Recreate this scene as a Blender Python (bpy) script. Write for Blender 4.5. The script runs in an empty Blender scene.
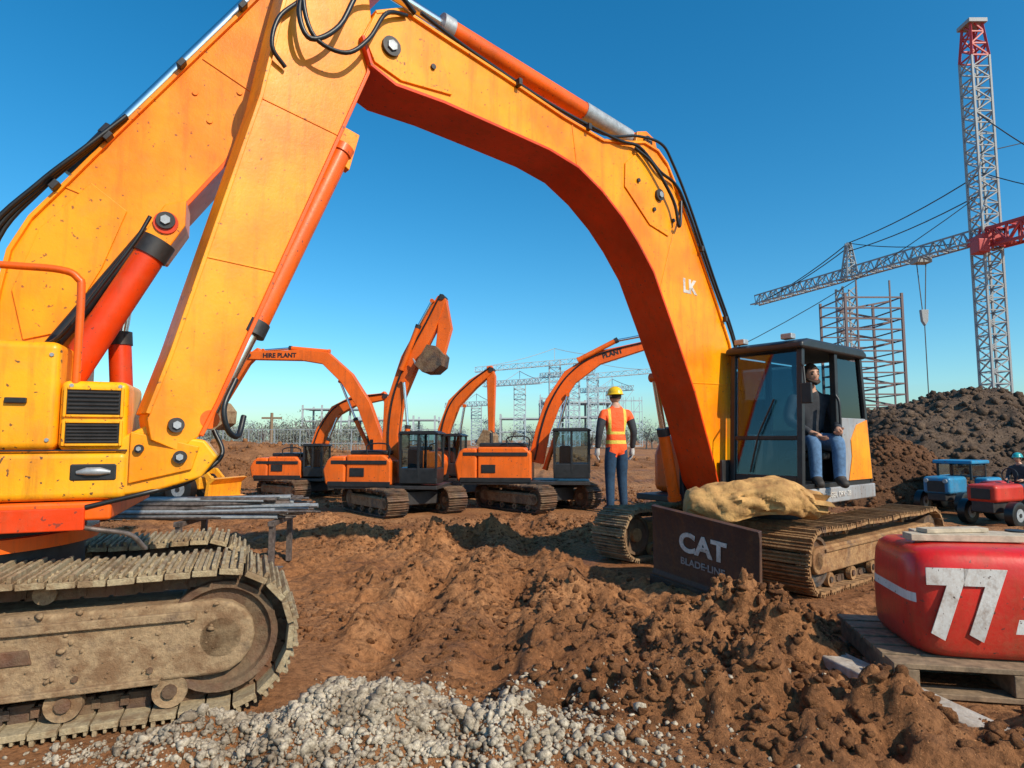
import bpy, bmesh, math, random
import numpy as np
from mathutils import Vector, Matrix
random.seed(7); RS=np.random.RandomState(11)
scene=bpy.context.scene
COL=scene.collection
XF=Matrix.Identity(4)

# ------------------------------------------------------------------ materials
def nodes(name):
    m=bpy.data.materials.new(name); m.use_nodes=True
    nt=m.node_tree; nt.nodes.clear()
    o=nt.nodes.new('ShaderNodeOutputMaterial'); b=nt.nodes.new('ShaderNodeBsdfPrincipled')
    nt.links.new(b.outputs[0],o.inputs[0])
    return m,nt,b
def N(nt,t,**k):
    n=nt.nodes.new(t)
    for a,v in k.items():
        if a in n.inputs.keys(): n.inputs[a].default_value=v
        else: setattr(n,a,v)
    return n
def noise(nt,vec,scale,detail=5,rough=.6):
    n=N(nt,'ShaderNodeTexNoise'); n.inputs['Scale'].default_value=scale
    n.inputs['Detail'].default_value=detail; n.inputs['Roughness'].default_value=rough
    nt.links.new(vec,n.inputs['Vector']); return n.outputs['Fac']
def ramp(nt,fac,stops):
    r=N(nt,'ShaderNodeValToRGB'); e=r.color_ramp.elements
    while len(e)<len(stops): e.new(.5)
    for i,(p,c) in enumerate(stops):
        e[i].position=p; e[i].color=(c,c,c,1) if isinstance(c,(int,float)) else (*c,1)
    nt.links.new(fac,r.inputs[0]); return r.outputs[0]
def mix(nt,fac,a,b,mode='MIX'):
    m=N(nt,'ShaderNodeMix',data_type='RGBA',blend_type=mode)
    for s,v in ((0,fac),(6,a),(7,b)):
        if isinstance(v,(int,float)): m.inputs[s].default_value=v
        elif isinstance(v,tuple): m.inputs[s].default_value=(*v,1)
        else: nt.links.new(v,m.inputs[s])
    return m.outputs[2]
def math_(nt,op,a,b=None,clamp=False):
    m=N(nt,'ShaderNodeMath',operation=op,use_clamp=clamp)
    for i,v in enumerate((a,b)):
        if v is None: continue
        if isinstance(v,(int,float)): m.inputs[i].default_value=v
        else: nt.links.new(v,m.inputs[i])
    return m.outputs[0]
def bump(nt,b,h,strength=.3,dist=.02):
    n=N(nt,'ShaderNodeBump'); n.inputs['Strength'].default_value=strength; n.inputs['Distance'].default_value=dist
    nt.links.new(h,n.inputs['Height']); nt.links.new(n.outputs[0],b.inputs['Normal'])

def paint(name,col,dust=.35,rough=.35,low=0.9,coat=.12,dustcol=(.30,.16,.07),sc=1.0,deep=None,stripes=None):
    m,nt,b=nodes(name)
    tc=N(nt,'ShaderNodeTexCoord'); v=tc.outputs['Object']
    n1=noise(nt,v,1.9*sc,5); n2=noise(nt,v,9*sc,8,.7); n3=noise(nt,v,55*sc,6,.7)
    dark=deep or tuple(c*.72 for c in col)
    c=mix(nt,ramp(nt,n1,[(.38,0),(.64,1)]),col,dark)
    sx=N(nt,'ShaderNodeSeparateXYZ'); nt.links.new(v,sx.inputs[0])
    if stripes: c=mix(nt,stripes(nt,sx),c,(.72,.71,.69))
    lowf=math_(nt,'SUBTRACT',1.0,math_(nt,'DIVIDE',sx.outputs[2],low*1.6),True)
    f=math_(nt,'ADD',ramp(nt,n2,[(.48,0),(.75,1)]),lowf)
    f=math_(nt,'MULTIPLY',f,ramp(nt,n3,[(.3,.3),(.65,1)]))
    f=math_(nt,'MULTIPLY',f,dust,True)
    c=mix(nt,f,c,dustcol)
    mp=N(nt,'ShaderNodeMapping'); mp.inputs['Scale'].default_value=(14*sc,14*sc,1.2*sc); nt.links.new(v,mp.inputs[0])
    st=noise(nt,mp.outputs[0],1.0,6,.7)
    c=mix(nt,math_(nt,'MULTIPLY',ramp(nt,st,[(.50,0),(.75,1)]),min(1,dust*1.7)),c,(.16,.055,.012))
    chip=ramp(nt,noise(nt,v,38*sc,3,.5),[(.67,0),(.69,1)])
    c=mix(nt,math_(nt,'MULTIPLY',chip,min(1,dust*3)),c,(.07,.04,.03))
    nt.links.new(c,b.inputs['Base Color'])
    r=math_(nt,'ADD',math_(nt,'MULTIPLY',f,.5),rough); r=math_(nt,'ADD',r,math_(nt,'MULTIPLY',n2,.2)); nt.links.new(r,b.inputs['Roughness'])
    b.inputs['Coat Weight'].default_value=coat; b.inputs['Coat Roughness'].default_value=.2
    b.inputs['Specular IOR Level'].default_value=.32
    bump(nt,b,math_(nt,'ADD',math_(nt,'MULTIPLY',n2,.6),math_(nt,'MULTIPLY',n3,.4)),.26,.01)
    return m
def simple(name,col,rough=.5,metal=0,var=.25,sc=12,bs=.15,bd=.01,col2=None):
    m,nt,b=nodes(name)
    tc=N(nt,'ShaderNodeTexCoord'); v=tc.outputs['Object']
    n=noise(nt,v,sc,7,.65)
    c2=col2 or tuple(c*(1-var*1.8) for c in col)
    nt.links.new(mix(nt,ramp(nt,n,[(.35,0),(.65,1)]),col,c2),b.inputs['Base Color'])
    b.inputs['Roughness'].default_value=rough; b.inputs['Metallic'].default_value=metal
    bump(nt,b,n,bs,bd)
    return m
def mudsteel(name,mud=(.33,.235,.15),steel=(.045,.035,.03),cover=.5,sc=7,bs=.8):
    m,nt,b=nodes(name)
    tc=N(nt,'ShaderNodeTexCoord'); v=tc.outputs['Object']
    n=noise(nt,v,sc,8,.7); n2=noise(nt,v,sc*7,6,.75); n3=noise(nt,v,sc*.4,3); n5=noise(nt,v,sc*.8+1.3,6,.7)
    t=1-cover
    f=ramp(nt,math_(nt,'ADD',math_(nt,'MULTIPLY',n,.6),math_(nt,'MULTIPLY',n3,.4)),[(t*.9,0),(t*.9+.12,1)])
    mc=mix(nt,ramp(nt,n2,[(.3,0),(.7,1)]),mud,tuple(c*.5 for c in mud))
    mc=mix(nt,ramp(nt,n5,[(.46,0),(.60,.85)]),mc,(mud[0]*.42,mud[1]*.33,mud[2]*.28))
    rust=mix(nt,ramp(nt,n3,[(.42,0),(.58,1)]),steel,(.16,.065,.03))
    nt.links.new(mix(nt,f,rust,mc),b.inputs['Base Color'])
    nt.links.new(math_(nt,'ADD',math_(nt,'MULTIPLY',f,.4),.5),b.inputs['Roughness'])
    bump(nt,b,math_(nt,'ADD',math_(nt,'MULTIPLY',n,.7),math_(nt,'MULTIPLY',n2,.5)),bs,.025)
    return m
def soil(name,a,b_,c_,sc=1.0,bs=.7,wet=0):
    m,nt,b=nodes(name)
    g=N(nt,'ShaderNodeNewGeometry'); v=g.outputs['Position']
    n1=noise(nt,v,.45*sc,6,.6); n2=noise(nt,v,2.6*sc,8,.7); n3=noise(nt,v,22*sc,8,.75); n4=noise(nt,v,90*sc,5,.7)
    c=mix(nt,ramp(nt,n1,[(.40,0),(.58,1)]),a,b_)
    c=mix(nt,ramp(nt,n2,[(.40,0),(.62,1)]),c,c_)
    c=mix(nt,ramp(nt,n3,[(.35,.8),(.58,0)]),c,tuple(x*.34 for x in b_))
    c=mix(nt,ramp(nt,n4,[(.60,0),(.72,.75)]),c,tuple(min(1,x*1.6) for x in a))
    nt.links.new(c,b.inputs['Base Color']); b.inputs['Roughness'].default_value=.92
    b.inputs['Specular IOR Level'].default_value=.2
    if wet: nt.links.new(ramp(nt,n1,[(.50,.95),(.62,.55)]),b.inputs['Roughness'])
    h=math_(nt,'ADD',math_(nt,'MULTIPLY',n3,.6),math_(nt,'MULTIPLY',n4,.3)); h=math_(nt,'ADD',h,math_(nt,'MULTIPLY',n2,1.0))
    bump(nt,b,h,bs,.05)
    return m
def glass(name,tint=(.55,.70,.76),ior=1.42):
    m=bpy.data.materials.new(name); m.use_nodes=True; nt=m.node_tree; nt.nodes.clear()
    o=N(nt,'ShaderNodeOutputMaterial'); tr=N(nt,'ShaderNodeBsdfTransparent'); tr.inputs[0].default_value=(*tint,1)
    gl=N(nt,'ShaderNodeBsdfGlossy'); gl.inputs['Roughness'].default_value=.03; gl.inputs[0].default_value=(.9,.95,1,1)
    fr=N(nt,'ShaderNodeFresnel'); fr.inputs[0].default_value=ior
    ms=N(nt,'ShaderNodeMixShader')
    nt.links.new(math_(nt,'ADD',fr.outputs[0],.02,True),ms.inputs[0]); nt.links.new(tr.outputs[0],ms.inputs[1]); nt.links.new(gl.outputs[0],ms.inputs[2]); nt.links.new(ms.outputs[0],o.inputs[0])
    return m

M_YEL=paint('paint_yellow_orange',(.95,.335,.002),.24,.3,.3,deep=(.86,.20,.002))
M_AMB=paint('paint_amber',(.96,.42,.004),.30,.3,.8,deep=(.90,.30,.004))
M_ORG=paint('paint_orange',(.88,.118,.003),.22,.32,.4)
M_RED=paint('paint_red_orange',(.74,.050,.003),.22,.32,.5)
M_BGO=paint('paint_far_orange',(.86,.135,.005),.28,.4,.6,sc=.8)
M_BLK=simple('black_plastic',(.02,.02,.022),.45,var=.3)
M_DRK=simple('dark_steel',(.05,.045,.045),.5,.3)
M_RUB=simple('hose_rubber',(.012,.012,.013),.4)
M_CHR=simple('chrome_rod',(.80,.80,.80),.22,1.0,.05,30,.03)
M_MUD=mudsteel('muddy_steel',(.44,.29,.16),(.06,.042,.032),.60,6)
M_MUDH=mudsteel('mud_caked_shoe',(.55,.42,.25),(.12,.085,.05),.70,9)
M_MUDB=mudsteel('muddy_brown_frame',(.48,.26,.11),(.10,.05,.03),.6,6)
M_WHL=mudsteel('muddy_wheel',(.22,.14,.08),(.030,.026,.024),.50,5)
M_BLADE=paint('paint_blade',(.045,.024,.028),.35,.5,.5,.1)
M_WHT=paint('paint_white',(.75,.74,.72),.35,.45,.3,.1)
M_GRY=paint('paint_grey',(.33,.34,.36),.3,.45,.6,.1)
def tstripe(nt,sx):
    X,Z=sx.outputs[0],sx.outputs[2]
    def band(s,c,w): return math_(nt,'LESS_THAN',math_(nt,'ABSOLUTE',math_(nt,'SUBTRACT',s,c)),w)
    right=math_(nt,'GREATER_THAN',math_(nt,'ADD',X,math_(nt,'MULTIPLY',Z,-.25)),.02); left=math_(nt,'LESS_THAN',X,-.345)
    lo=math_(nt,'MULTIPLY',right,band(Z,.165,.034))
    hi=math_(nt,'MULTIPLY',right,band(Z,.33,.030)); hl=math_(nt,'MULTIPLY',left,band(Z,.27,.022))
    return math_(nt,'MAXIMUM',math_(nt,'MAXIMUM',lo,hi),hl)
M_TRED=paint('paint_tank_red',(.68,.014,.010),.28,.32,.3,.35,stripes=tstripe)
M_GLS=glass('cab_glass')
M_GLD=glass('cab_glass_dark',(.12,.20,.25))
M_WOOD=simple('rough_wood',(.30,.20,.12),.85,var=.3,sc=18,bs=.5)
M_WOODL=simple('pale_wood',(.55,.45,.33),.8,var=.2,sc=20,bs=.4)
M_CONC=simple('pale_concrete',(.50,.45,.39),.85,var=.3,sc=9,bs=.6,bd=.03,col2=(.26,.19,.13))
M_RUST=simple('rebar_steel',(.24,.19,.17),.55,.5,.35,25,.4)
M_GALV=simple('galvanised',(.42,.44,.46),.5,.4,.2,20)
M_SACK=simple('sack_paper',(.62,.35,.12),.85,var=.3,sc=7,bs=.9,bd=.03,col2=(.30,.15,.05))
M_CRG=simple('crane_grey',(.33,.35,.37),.6,.0,.15)
M_CRR=simple('crane_red',(.55,.05,.05),.5,.0,.15)
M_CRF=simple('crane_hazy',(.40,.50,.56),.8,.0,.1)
M_SCR=simple('scaffold_steel',(.17,.11,.11),.6,.1,.2)
M_CAB=simple('cable',(.06,.06,.065),.6)
M_SKIN=simple('skin',(.52,.28,.19),.55,var=.08,sc=40)
M_HAIR=simple('hair',(.05,.028,.018),.8)
M_HELM=simple('helmet_yellow',(.90,.52,.01),.3,var=.05)
M_HELT=simple('helmet_teal',(.02,.30,.32),.3,var=.05)
M_DENIM=simple('denim',(.10,.20,.36),.85,var=.25,sc=30,bs=.3)
M_NAVY=simple('work_trousers',(.014,.05,.105),.85,var=.25,sc=25,bs=.3)
M_JACK=simple('dark_jacket',(.035,.038,.048),.8,var=.25,sc=20,bs=.3)
M_BOOT=simple('boot',(.04,.03,.025),.7)
M_EYE=simple('eye',(.02,.015,.012),.2)
M_LIP=simple('lips',(.38,.14,.11),.5,var=.05)
M_BLUE=paint('paint_blue',(.012,.22,.42),.25,.35,.4)
M_VRED=paint('paint_vehicle_red',(.60,.03,.02),.25,.35,.4)
M_SOIL=soil('mud_ground',(.58,.275,.120),(.25,.098,.038),(.42,.178,.070),1.0,1.0,1)
M_CLOD=soil('soil_clods',(.46,.205,.088),(.18,.075,.031),(.32,.138,.056),2.2,.9)
M_DCLOD=soil('dark_soil_clods',(.25,.12,.060),(.11,.050,.026),(.18,.083,.040),1.8,1.0)
M_GRAV=soil('grey_gravel',(.46,.38,.28),(.22,.165,.115),(.58,.49,.375),3,.25)
M_HEAP=soil('dark_heap_soil',(.18,.12,.082),(.09,.055,.036),(.135,.088,.062),.9,1.0)
def vestmat():
    m,nt,b=nodes('hi_vis_vest'); tc=N(nt,'ShaderNodeTexCoord'); sx=N(nt,'ShaderNodeSeparateXYZ'); nt.links.new(tc.outputs['Object'],sx.inputs[0])
    z=sx.outputs[2]; x=math_(nt,'ABSOLUTE',sx.outputs[0])
    def band(s,c,w): return math_(nt,'LESS_THAN',math_(nt,'ABSOLUTE',math_(nt,'SUBTRACT',s,c)),w)
    f=math_(nt,'MAXIMUM',math_(nt,'MAXIMUM',band(z,1.00,.026),band(z,1.13,.020)),math_(nt,'MULTIPLY',band(x,.115,.020),math_(nt,'GREATER_THAN',z,1.13)))
    nt.links.new(mix(nt,f,(.95,.10,.012),(.66,.50,.07)),b.inputs['Base Color']); b.inputs['Roughness'].default_value=.7
    bump(nt,b,noise(nt,tc.outputs['Object'],18,5),.5,.04)
    return m
M_VEST=vestmat()

# ------------------------------------------------------------------ geometry helpers
def link(ob,parent):
    COL.objects.link(ob)
    if parent is not None: ob.parent=parent
    return ob
def root(name,loc=(0,0,0),rz=0,sc=1):
    e=bpy.data.objects.new(name,None); e.location=loc; e.rotation_euler=(0,0,rz); e.empty_display_size=.2; e.scale=(sc,sc,sc)
    COL.objects.link(e); return e
def mk(name,verts,faces,mat,parent=None,bevel=0,smooth=True,ang=35,seg=2):
    me=bpy.data.meshes.new(name)
    me.from_pydata([tuple(XF@Vector(v)) for v in verts],[],faces)
    bm=bmesh.new(); bm.from_mesh(me); bmesh.ops.recalc_face_normals(bm,faces=bm.faces); bm.to_mesh(me); bm.free()
    me.materials.append(mat)
    if smooth:
        me.shade_smooth(); me.set_sharp_from_angle(angle=math.radians(ang))
    ob=link(bpy.data.objects.new(name,me),parent)
    if bevel>0:
        b=ob.modifiers.new('b','BEVEL'); b.width=bevel; b.segments=seg; b.limit_method='ANGLE'; b.angle_limit=math.radians(30); b.harden_normals=True
    return ob
BOXF=[(0,1,3,2),(4,6,7,5),(0,4,5,1),(2,3,7,6),(0,2,6,4),(1,5,7,3)]
def boxv(c,s,R=None):
    o=[]
    for dx in (-.5,.5):
        for dy in (-.5,.5):
            for dz in (-.5,.5):
                v=Vector((dx*s[0],dy*s[1],dz*s[2]))
                if R is not None: v=R@v
                o.append(Vector(c)+v)
    return o
def box(name,c,s,mat,parent=None,bevel=.008,rot=None,seg=2):
    R=None if rot is None else (rot if isinstance(rot,Matrix) else Matrix.Rotation(rot[2],3,'Z')@Matrix.Rotation(rot[1],3,'Y')@Matrix.Rotation(rot[0],3,'X'))
    return mk(name,boxv(c,s,R),BOXF,mat,parent,bevel,seg=seg)
def bx(name,x0,x1,y0,y1,z0,z1,mat,parent,bevel=.008,seg=2):
    return box(name,((x0+x1)/2,(y0+y1)/2,(z0+z1)/2),(abs(x1-x0),abs(y1-y0),abs(z1-z0)),mat,parent,bevel,seg=seg)
def prism(name,pts,y0,y1,mat,parent=None,bevel=.008):
    n=len(pts); v=[(x,y0,z) for x,z in pts]+[(x,y1,z) for x,z in pts]
    f=[tuple(range(n)),tuple(range(2*n-1,n-1,-1))]+[(i,(i+1)%n,(i+1)%n+n,i+n) for i in range(n)]
    return mk(name,v,f,mat,parent,bevel,ang=28)
def rings(name,path,radii,mat,parent=None,n=16,caps=True,ang=50):
    P=[Vector(p) for p in path]; vs=[];fs=[]
    up=None
    for i,p in enumerate(P):
        t=(P[min(i+1,len(P)-1)]-P[max(i-1,0)]).normalized()
        if up is None:
            up=Vector((0,0,1)) if abs(t.z)<.9 else Vector((1,0,0))
        a=(up-t*up.dot(t)).normalized(); up=a; b=t.cross(a)
        r=radii[i] if hasattr(radii,'__len__') else radii
        for k in range(n):
            th=2*math.pi*k/n; vs.append(p+(a*math.cos(th)+b*math.sin(th))*r)
    for i in range(len(P)-1):
        for k in range(n):
            fs.append((i*n+k,i*n+(k+1)%n,(i+1)*n+(k+1)%n,(i+1)*n+k))
    if caps:
        fs.append(tuple(range(n))); fs.append(tuple((len(P)-1)*n+k for k in range(n)))
    return mk(name,vs,fs,mat,parent,0,True,ang)
def cyl(name,a,b,r,mat,parent=None,n=24,r2=None):
    return rings(name,[a,b],[r,r if r2 is None else r2],mat,parent,n)
def lathe(name,x,z,prof,mat,parent,n=32):
    vs=[];fs=[]
    for y,r in prof:
        for k in range(n):
            a=2*math.pi*k/n; vs.append((x+r*math.cos(a),y,z+r*math.sin(a)))
    for i in range(len(prof)-1):
        for k in range(n): fs.append((i*n+k,i*n+(k+1)%n,(i+1)*n+(k+1)%n,(i+1)*n+k))
    fs.append(tuple(range(n))); fs.append(tuple((len(prof)-1)*n+k for k in range(n)))
    return mk(name,vs,fs,mat,parent,0,True,30)
def catmull(pts,k=6):
    P=[Vector(p) for p in pts]; P=[P[0]*2-P[1]]+P+[P[-1]*2-P[-2]]; o=[]
    for i in range(1,len(P)-2):
        for j in range(k):
            t=j/k; a,b,c,d=P[i-1:i+3]
            o.append(.5*((2*b)+(c-a)*t+(2*a-5*b+4*c-d)*t*t+(3*b-a-3*c+d)*t**3))
    o.append(P[-2]); return o
def hose(name,pts,r,parent,mat=None,n=8): return rings(name,catmull(pts),r,mat or M_RUB,parent,n)
def offs(pts,ws):
    U=[];L=[]
    n=len(pts)
    for i,(x,z) in enumerate(pts):
        a=pts[max(i-1,0)]; b=pts[min(i+1,n-1)]
        t=Vector((b[0]-a[0],b[1]-a[1])).normalized(); nx,nz=-t.y,t.x
        w=ws[i] if hasattr(ws,'__len__') else ws
        U.append((x+nx*w/2,z+nz*w/2)); L.append((x-nx*w/2,z-nz*w/2))
    return U,L
def strip(name,pts,t,y0,y1,mat,parent,bevel=.004):
    U,L=offs(pts,t); return prism(name,U+L[::-1],y0,y1,mat,parent,bevel)
def beam2d(name,c,y0,y1,mat,parent,bevel=.012):
    U,L=offs([(a,b) for a,b,_ in c],[w for _,_,w in c]); return prism(name,U+L[::-1],y0,y1,mat,parent,bevel)
def pin(name,x,z,y,r,parent,side=1,mat=None):
    o=cyl(name,(x,y-.01*side,z),(x,y+.022*side,z),r,mat or M_DRK,parent,20)
    cyl(name+'_cap',(x,y+.022*side,z),(x,y+.034*side,z),r*.55,M_GALV,parent,6)
def text(name,s,size,pos,r,u,mat,parent,ext=.002,sx=1,off=.02):
    c=bpy.data.curves.new(name,'FONT'); c.body=s; c.size=size; c.extrude=ext; c.align_x='CENTER'; c.align_y='CENTER'; c.offset=size*off
    c.materials.append(mat)
    r=Vector(r).normalized(); u=Vector(u).normalized(); n=r.cross(u)
    M=Matrix((( r.x*sx,u.x,n.x,pos[0]),(r.y*sx,u.y,n.y,pos[1]),(r.z*sx,u.z,n.z,pos[2]),(0,0,0,1)))
    ob=bpy.data.objects.new(name,c); link(ob,parent); ob.matrix_local=XF@M; return ob
def hcyl(name,a,m,b,rb,rr,parent,mat,bm=None):
    a,m,b=Vector(a),Vector(m),Vector(b); d=(m-a).normalized()
    cyl(name+'_barrel',a,m,rb,mat,parent)
    cyl(name+'_gland',m-d*rb*.2,m+d*rb*1.1,rb*1.12,bm or M_DRK,parent)
    cyl(name+'_foot',a-d*rb*.5,a+d*rb*.35,rb*1.15,mat,parent)
    cyl(name+'_rod',m,b,rr,M_CHR,parent)
    y=Vector((0,1,0)); cyl(name+'_eye',b-y*rb*.8,b+y*rb*.8,rb*.78,mat,parent)

def track(pre,xa,xb,h,y0,y1,parent,pitch=.11,th=.025,gr=.03,mshoe=None,mframe=None,mwheel=None,rollers=6,near=-1,fk=.20):
    mshoe=mshoe or M_MUDH; mframe=mframe or M_MUD; mwheel=mwheel or M_WHL
    r=h/2-th-gr; ax=xa+h/2; bxx=xb-h/2; zc=h/2; L1=bxx-ax; tot=2*L1+2*math.pi*r; n=int(tot/pitch); p=tot/n
    vs=[];fs=[];lv=[];lf=[]
    def pos(s):
        s%=tot
        if s<L1: return (ax+s,zc+r-.012*math.sin(math.pi*s/L1*3)**2,0.0)
        s-=L1
        if s<math.pi*r: a=s/r; return (bxx+r*math.sin(a),zc+r*math.cos(a),a)
        s-=math.pi*r
        if s<L1: return (bxx-s,zc-r,math.pi)
        s-=L1; a=math.pi+s/r; return (ax+r*math.sin(a),zc+r*math.cos(a),a)
    w=y1-y0
    for i in range(n):
        x,z,a=pos(i*p); R=Matrix.Rotation(a+random.uniform(-.035,.035),3,'Y')
        j=random.uniform(-.007,.007)
        def add(V,F,off,s):
            b=len(V); V.extend(boxv(Vector((x,(y0+y1)/2+j,z))+R@Vector(off),s,R)); F.extend([tuple(q+b for q in f) for f in BOXF])
        add(vs,fs,(0,0,th/2),(p*.93,w,th))
        add(vs,fs,(p*.33,0,th+gr*.5),(p*.16,w*.985,gr)); add(vs,fs,(-p*.02,0,th+gr*.35),(p*.12,w*.985,gr*.7)); add(vs,fs,(-p*.36,0,th+gr*.35),(p*.12,w*.985,gr*.7))
        for yy in (-w*.22,w*.22):
            add(lv,lf,(0,yy,-th*1.3),(p*.86,w*.06,th*2.6)); add(lv,lf,(p*.5,yy*1.08,-th*1.5),(p*.3,w*.06,th*1.5))
    mk(pre+'_shoes',vs,fs,mshoe,parent,.003 if h>.6 else 0,True,30)
    mk(pre+'_links',lv,lf,mwheel,parent,0,True,30)
    ym=(y0+y1)/2
    fr=[];rr=h*fk
    for k in range(9): a=-math.pi/2+math.pi*k/8; fr.append((bxx-.02+rr*math.cos(a),zc+rr*math.sin(a)))
    for k in range(9): a=math.pi/2+math.pi*k/8; fr.append((ax+.02+rr*math.cos(a),zc+rr*math.sin(a)))
    yf=y0 if near<0 else y1
    prism(pre+'_frame',fr,yf-near*w*.10,yf-near*w*.75,mframe,parent,h*.03)
    bx(pre+'_frame_rib',ax+.1,bxx-.1,*sorted((yf-near*w*.06,yf-near*w*.12)),zc+rr*.55,zc+rr*.78,mframe,parent,.006)
    R8=r*.86
    lathe(pre+'_idler',bxx,zc,[(ym-w*.30,R8*.80),(ym-w*.31,R8*.84),(ym-w*.36,R8*.88),(ym-w*.37,R8),(ym+w*.37,R8),(ym+w*.36,R8*.88),(ym+w*.31,R8*.84),(ym+w*.30,R8*.80)],mwheel,parent)
    cyl(pre+'_idler_hub',(bxx,ym-w*.40,zc),(bxx,ym+w*.40,zc),r*.30,mframe,parent,20)
    cyl(pre+'_sprocket',(ax,ym-w*.36,zc),(ax,ym+w*.36,zc),r*.82,mwheel,parent,14)
    cyl(pre+'_sprocket_hub',(ax,ym-w*.42,zc),(ax,ym+w*.42,zc),r*.45,mframe,parent,20)
    for k in range(rollers):
        x=ax+L1*(k+.5)/rollers; zr=zc-r+h*.11; q=h*.11
        lathe(pre+'_roller_%d'%(k+1),x,zr,[(ym-w*.38,q*.6),(ym-w*.39,q*.95),(ym-w*.30,q),(ym-w*.28,q*.75),(ym+w*.28,q*.75),(ym+w*.30,q),(ym+w*.39,q*.95),(ym+w*.38,q*.6)],mframe,parent,18)
        cyl(pre+'_roller_cap_%d'%(k+1),(x,ym-w*.41,zr),(x,ym+w*.41,zr),h*.045,mwheel,parent,10)
    for k in range(2):
        x=ax+L1*(k*.5+.25)
        cyl(pre+'_carrier_%d'%(k+1),(x,ym-w*.3,zc+r-h*.07),(x,ym+w*.3,zc+r-h*.07),h*.065,mframe,parent,16)

# ------------------------------------------------------------------ people
def seglabel(p,segs):
    best=None;bd=1e9
    for a,b,l in segs:
        ab=b-a; t=max(0,min(1,(p-a).dot(ab)/max(1e-9,ab.dot(ab)))); d=(p-a-ab*t).length
        if l=='top': d-=.06
        if d<bd: bd=d;best=l
    return best
def human(name,J,mats,T,parent=None,helm=None,look=0.0,beard=False,gloves=None,top=True):
    global XF
    e=bpy.data.objects.new(name,None); link(e,parent); e.matrix_local=T
    names=['pelvis','spine','chest','neck','headb']
    idx={};vs=[];rad=[]
    R={'pelvis':(.158,.120),'spine':(.146,.112),'chest':(.175,.128),'neck':(.064,.064),'headb':(.055,.06),'sh':(.082,.082),'el':(.056,.056),'wr':(.040,.040),'hip':(.108,.108),'kn':(.074,.076),'an':(.058,.06),'to':(.046,.038)}
    def add(k,r): idx[k]=len(vs); vs.append(J[k]); rad.append(R[r])
    for k in names: add(k,k)
    for s in 'LR':
        for k in ('sh','el','wr','hip','kn','an','to'): add(k+s,k)
    E=[('pelvis','spine','top'),('spine','chest','top'),('chest','neck','neck'),('neck','headb','neck')]
    for s in 'LR':
        E+=[('chest','sh'+s,'top'),('sh'+s,'el'+s,'arm'),('el'+s,'wr'+s,'arm'),('pelvis','hip'+s,'leg'),('hip'+s,'kn'+s,'leg'),('kn'+s,'an'+s,'leg'),('an'+s,'to'+s,'boot')]
    me=bpy.data.meshes.new('tmp'); me.from_pydata(vs,[(idx[a],idx[b]) for a,b,_ in E],[])
    ob=bpy.data.objects.new('tmp',me); COL.objects.link(ob)
    sk=ob.modifiers.new('s','SKIN'); sk.use_smooth_shade=True; sk.branch_smoothing=.6
    sd=me.skin_vertices[0] if len(me.skin_vertices) else None
    if sd is None:
        bm=bmesh.new(); bm.from_mesh(me); bm.verts.layers.skin.verify(); bm.to_mesh(me); bm.free()
    for i,d in enumerate(me.skin_vertices[0].data): d.radius=rad[i]; d.use_root=(i==0)
    ss=ob.modifiers.new('ss','SUBSURF'); ss.levels=2; ss.render_levels=2
    dg=bpy.context.evaluated_depsgraph_get(); m2=bpy.data.meshes.new_from_object(ob.evaluated_get(dg))
    bpy.data.objects.remove(ob)
    segs=[(Vector(J[a]),Vector(J[b]),l) for a,b,l in E]
    lab=['top','arm','leg','boot','neck']; m2.materials.clear()
    for l in lab: m2.materials.append(mats[l])
    for p in m2.polygons:
        p.material_index=lab.index(seglabel(p.center,segs)); p.use_smooth=True
    m2.name=name+'_body'; link(bpy.data.objects.new('body',m2),e)
    sv=XF; XF=Matrix.Identity(4)
    hb=Vector(J['headb']); hc=hb+Vector((0,.015,.085))
    RH=Matrix.Translation(hc)@Matrix.Rotation(look,4,'Z')
    XF=RH
    vs=[];fs=[];nu,nv=24,18
    for i in range(nv+1):
        ph=math.pi*i/nv
        for j in range(nu):
            th=2*math.pi*j/nu; x=math.sin(ph)*math.cos(th); y=math.sin(ph)*math.sin(th); z=math.cos(ph)
            k=1-.28*max(0,-z)**1.3; px=x*.076*k; py=y*.096*(1-.12*max(0,-z)); pz=z*.118
            if y>0 and z<0: py+=.012*(-z)*y
            if y>.5: 
                nb=math.exp(-((x/.16)**2))*math.exp(-(((z+.12)/.2)**2)); py+=.022*nb
                eb=math.exp(-((abs(x)-.38)/.16)**2)*math.exp(-((z-.04)/.1)**2); py-=.010*eb
            vs.append((px,py,pz))
    for i in range(nv):
        for j in range(nu): fs.append((i*nu+j,i*nu+(j+1)%nu,(i+1)*nu+(j+1)%nu,(i+1)*nu+j))
    mk('head',vs,fs,M_SKIN,e,ang=80)
    for s in (-1,1):
        rings('ear',[(s*.072,-.008,0),(s*.084,-.012,.004),(s*.086,-.014,.004)],[.02,.026,.012],M_SKIN,e,10)
        rings('eye',[(s*.030,.078,.004),(s*.030,.086,.004),(s*.030,.090,.004)],[.013,.011,.003],M_EYE,e,8)
        rings('brow',[(s*.014,.094,.026),(s*.032,.092,.030),(s*.05,.080,.024)],[.003,.005,.003],M_HAIR,e,6)
    rings('mouth',[(-.022,.092,-.058),(0,.101,-.057),(.022,.092,-.058)],[.003,.007,.003],M_LIP,e,6)
    vs=[];fs=[]
    for i in range(10):
        ph=math.pi*.62*i/9
        for j in range(20):
            th=2*math.pi*j/20; x=math.sin(ph)*math.cos(th);y=math.sin(ph)*math.sin(th);z=math.cos(ph)
            if y>.35 and z<.45: z=.45
            vs.append((x*.082,y*.100-.004,z*.124+.004))
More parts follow.
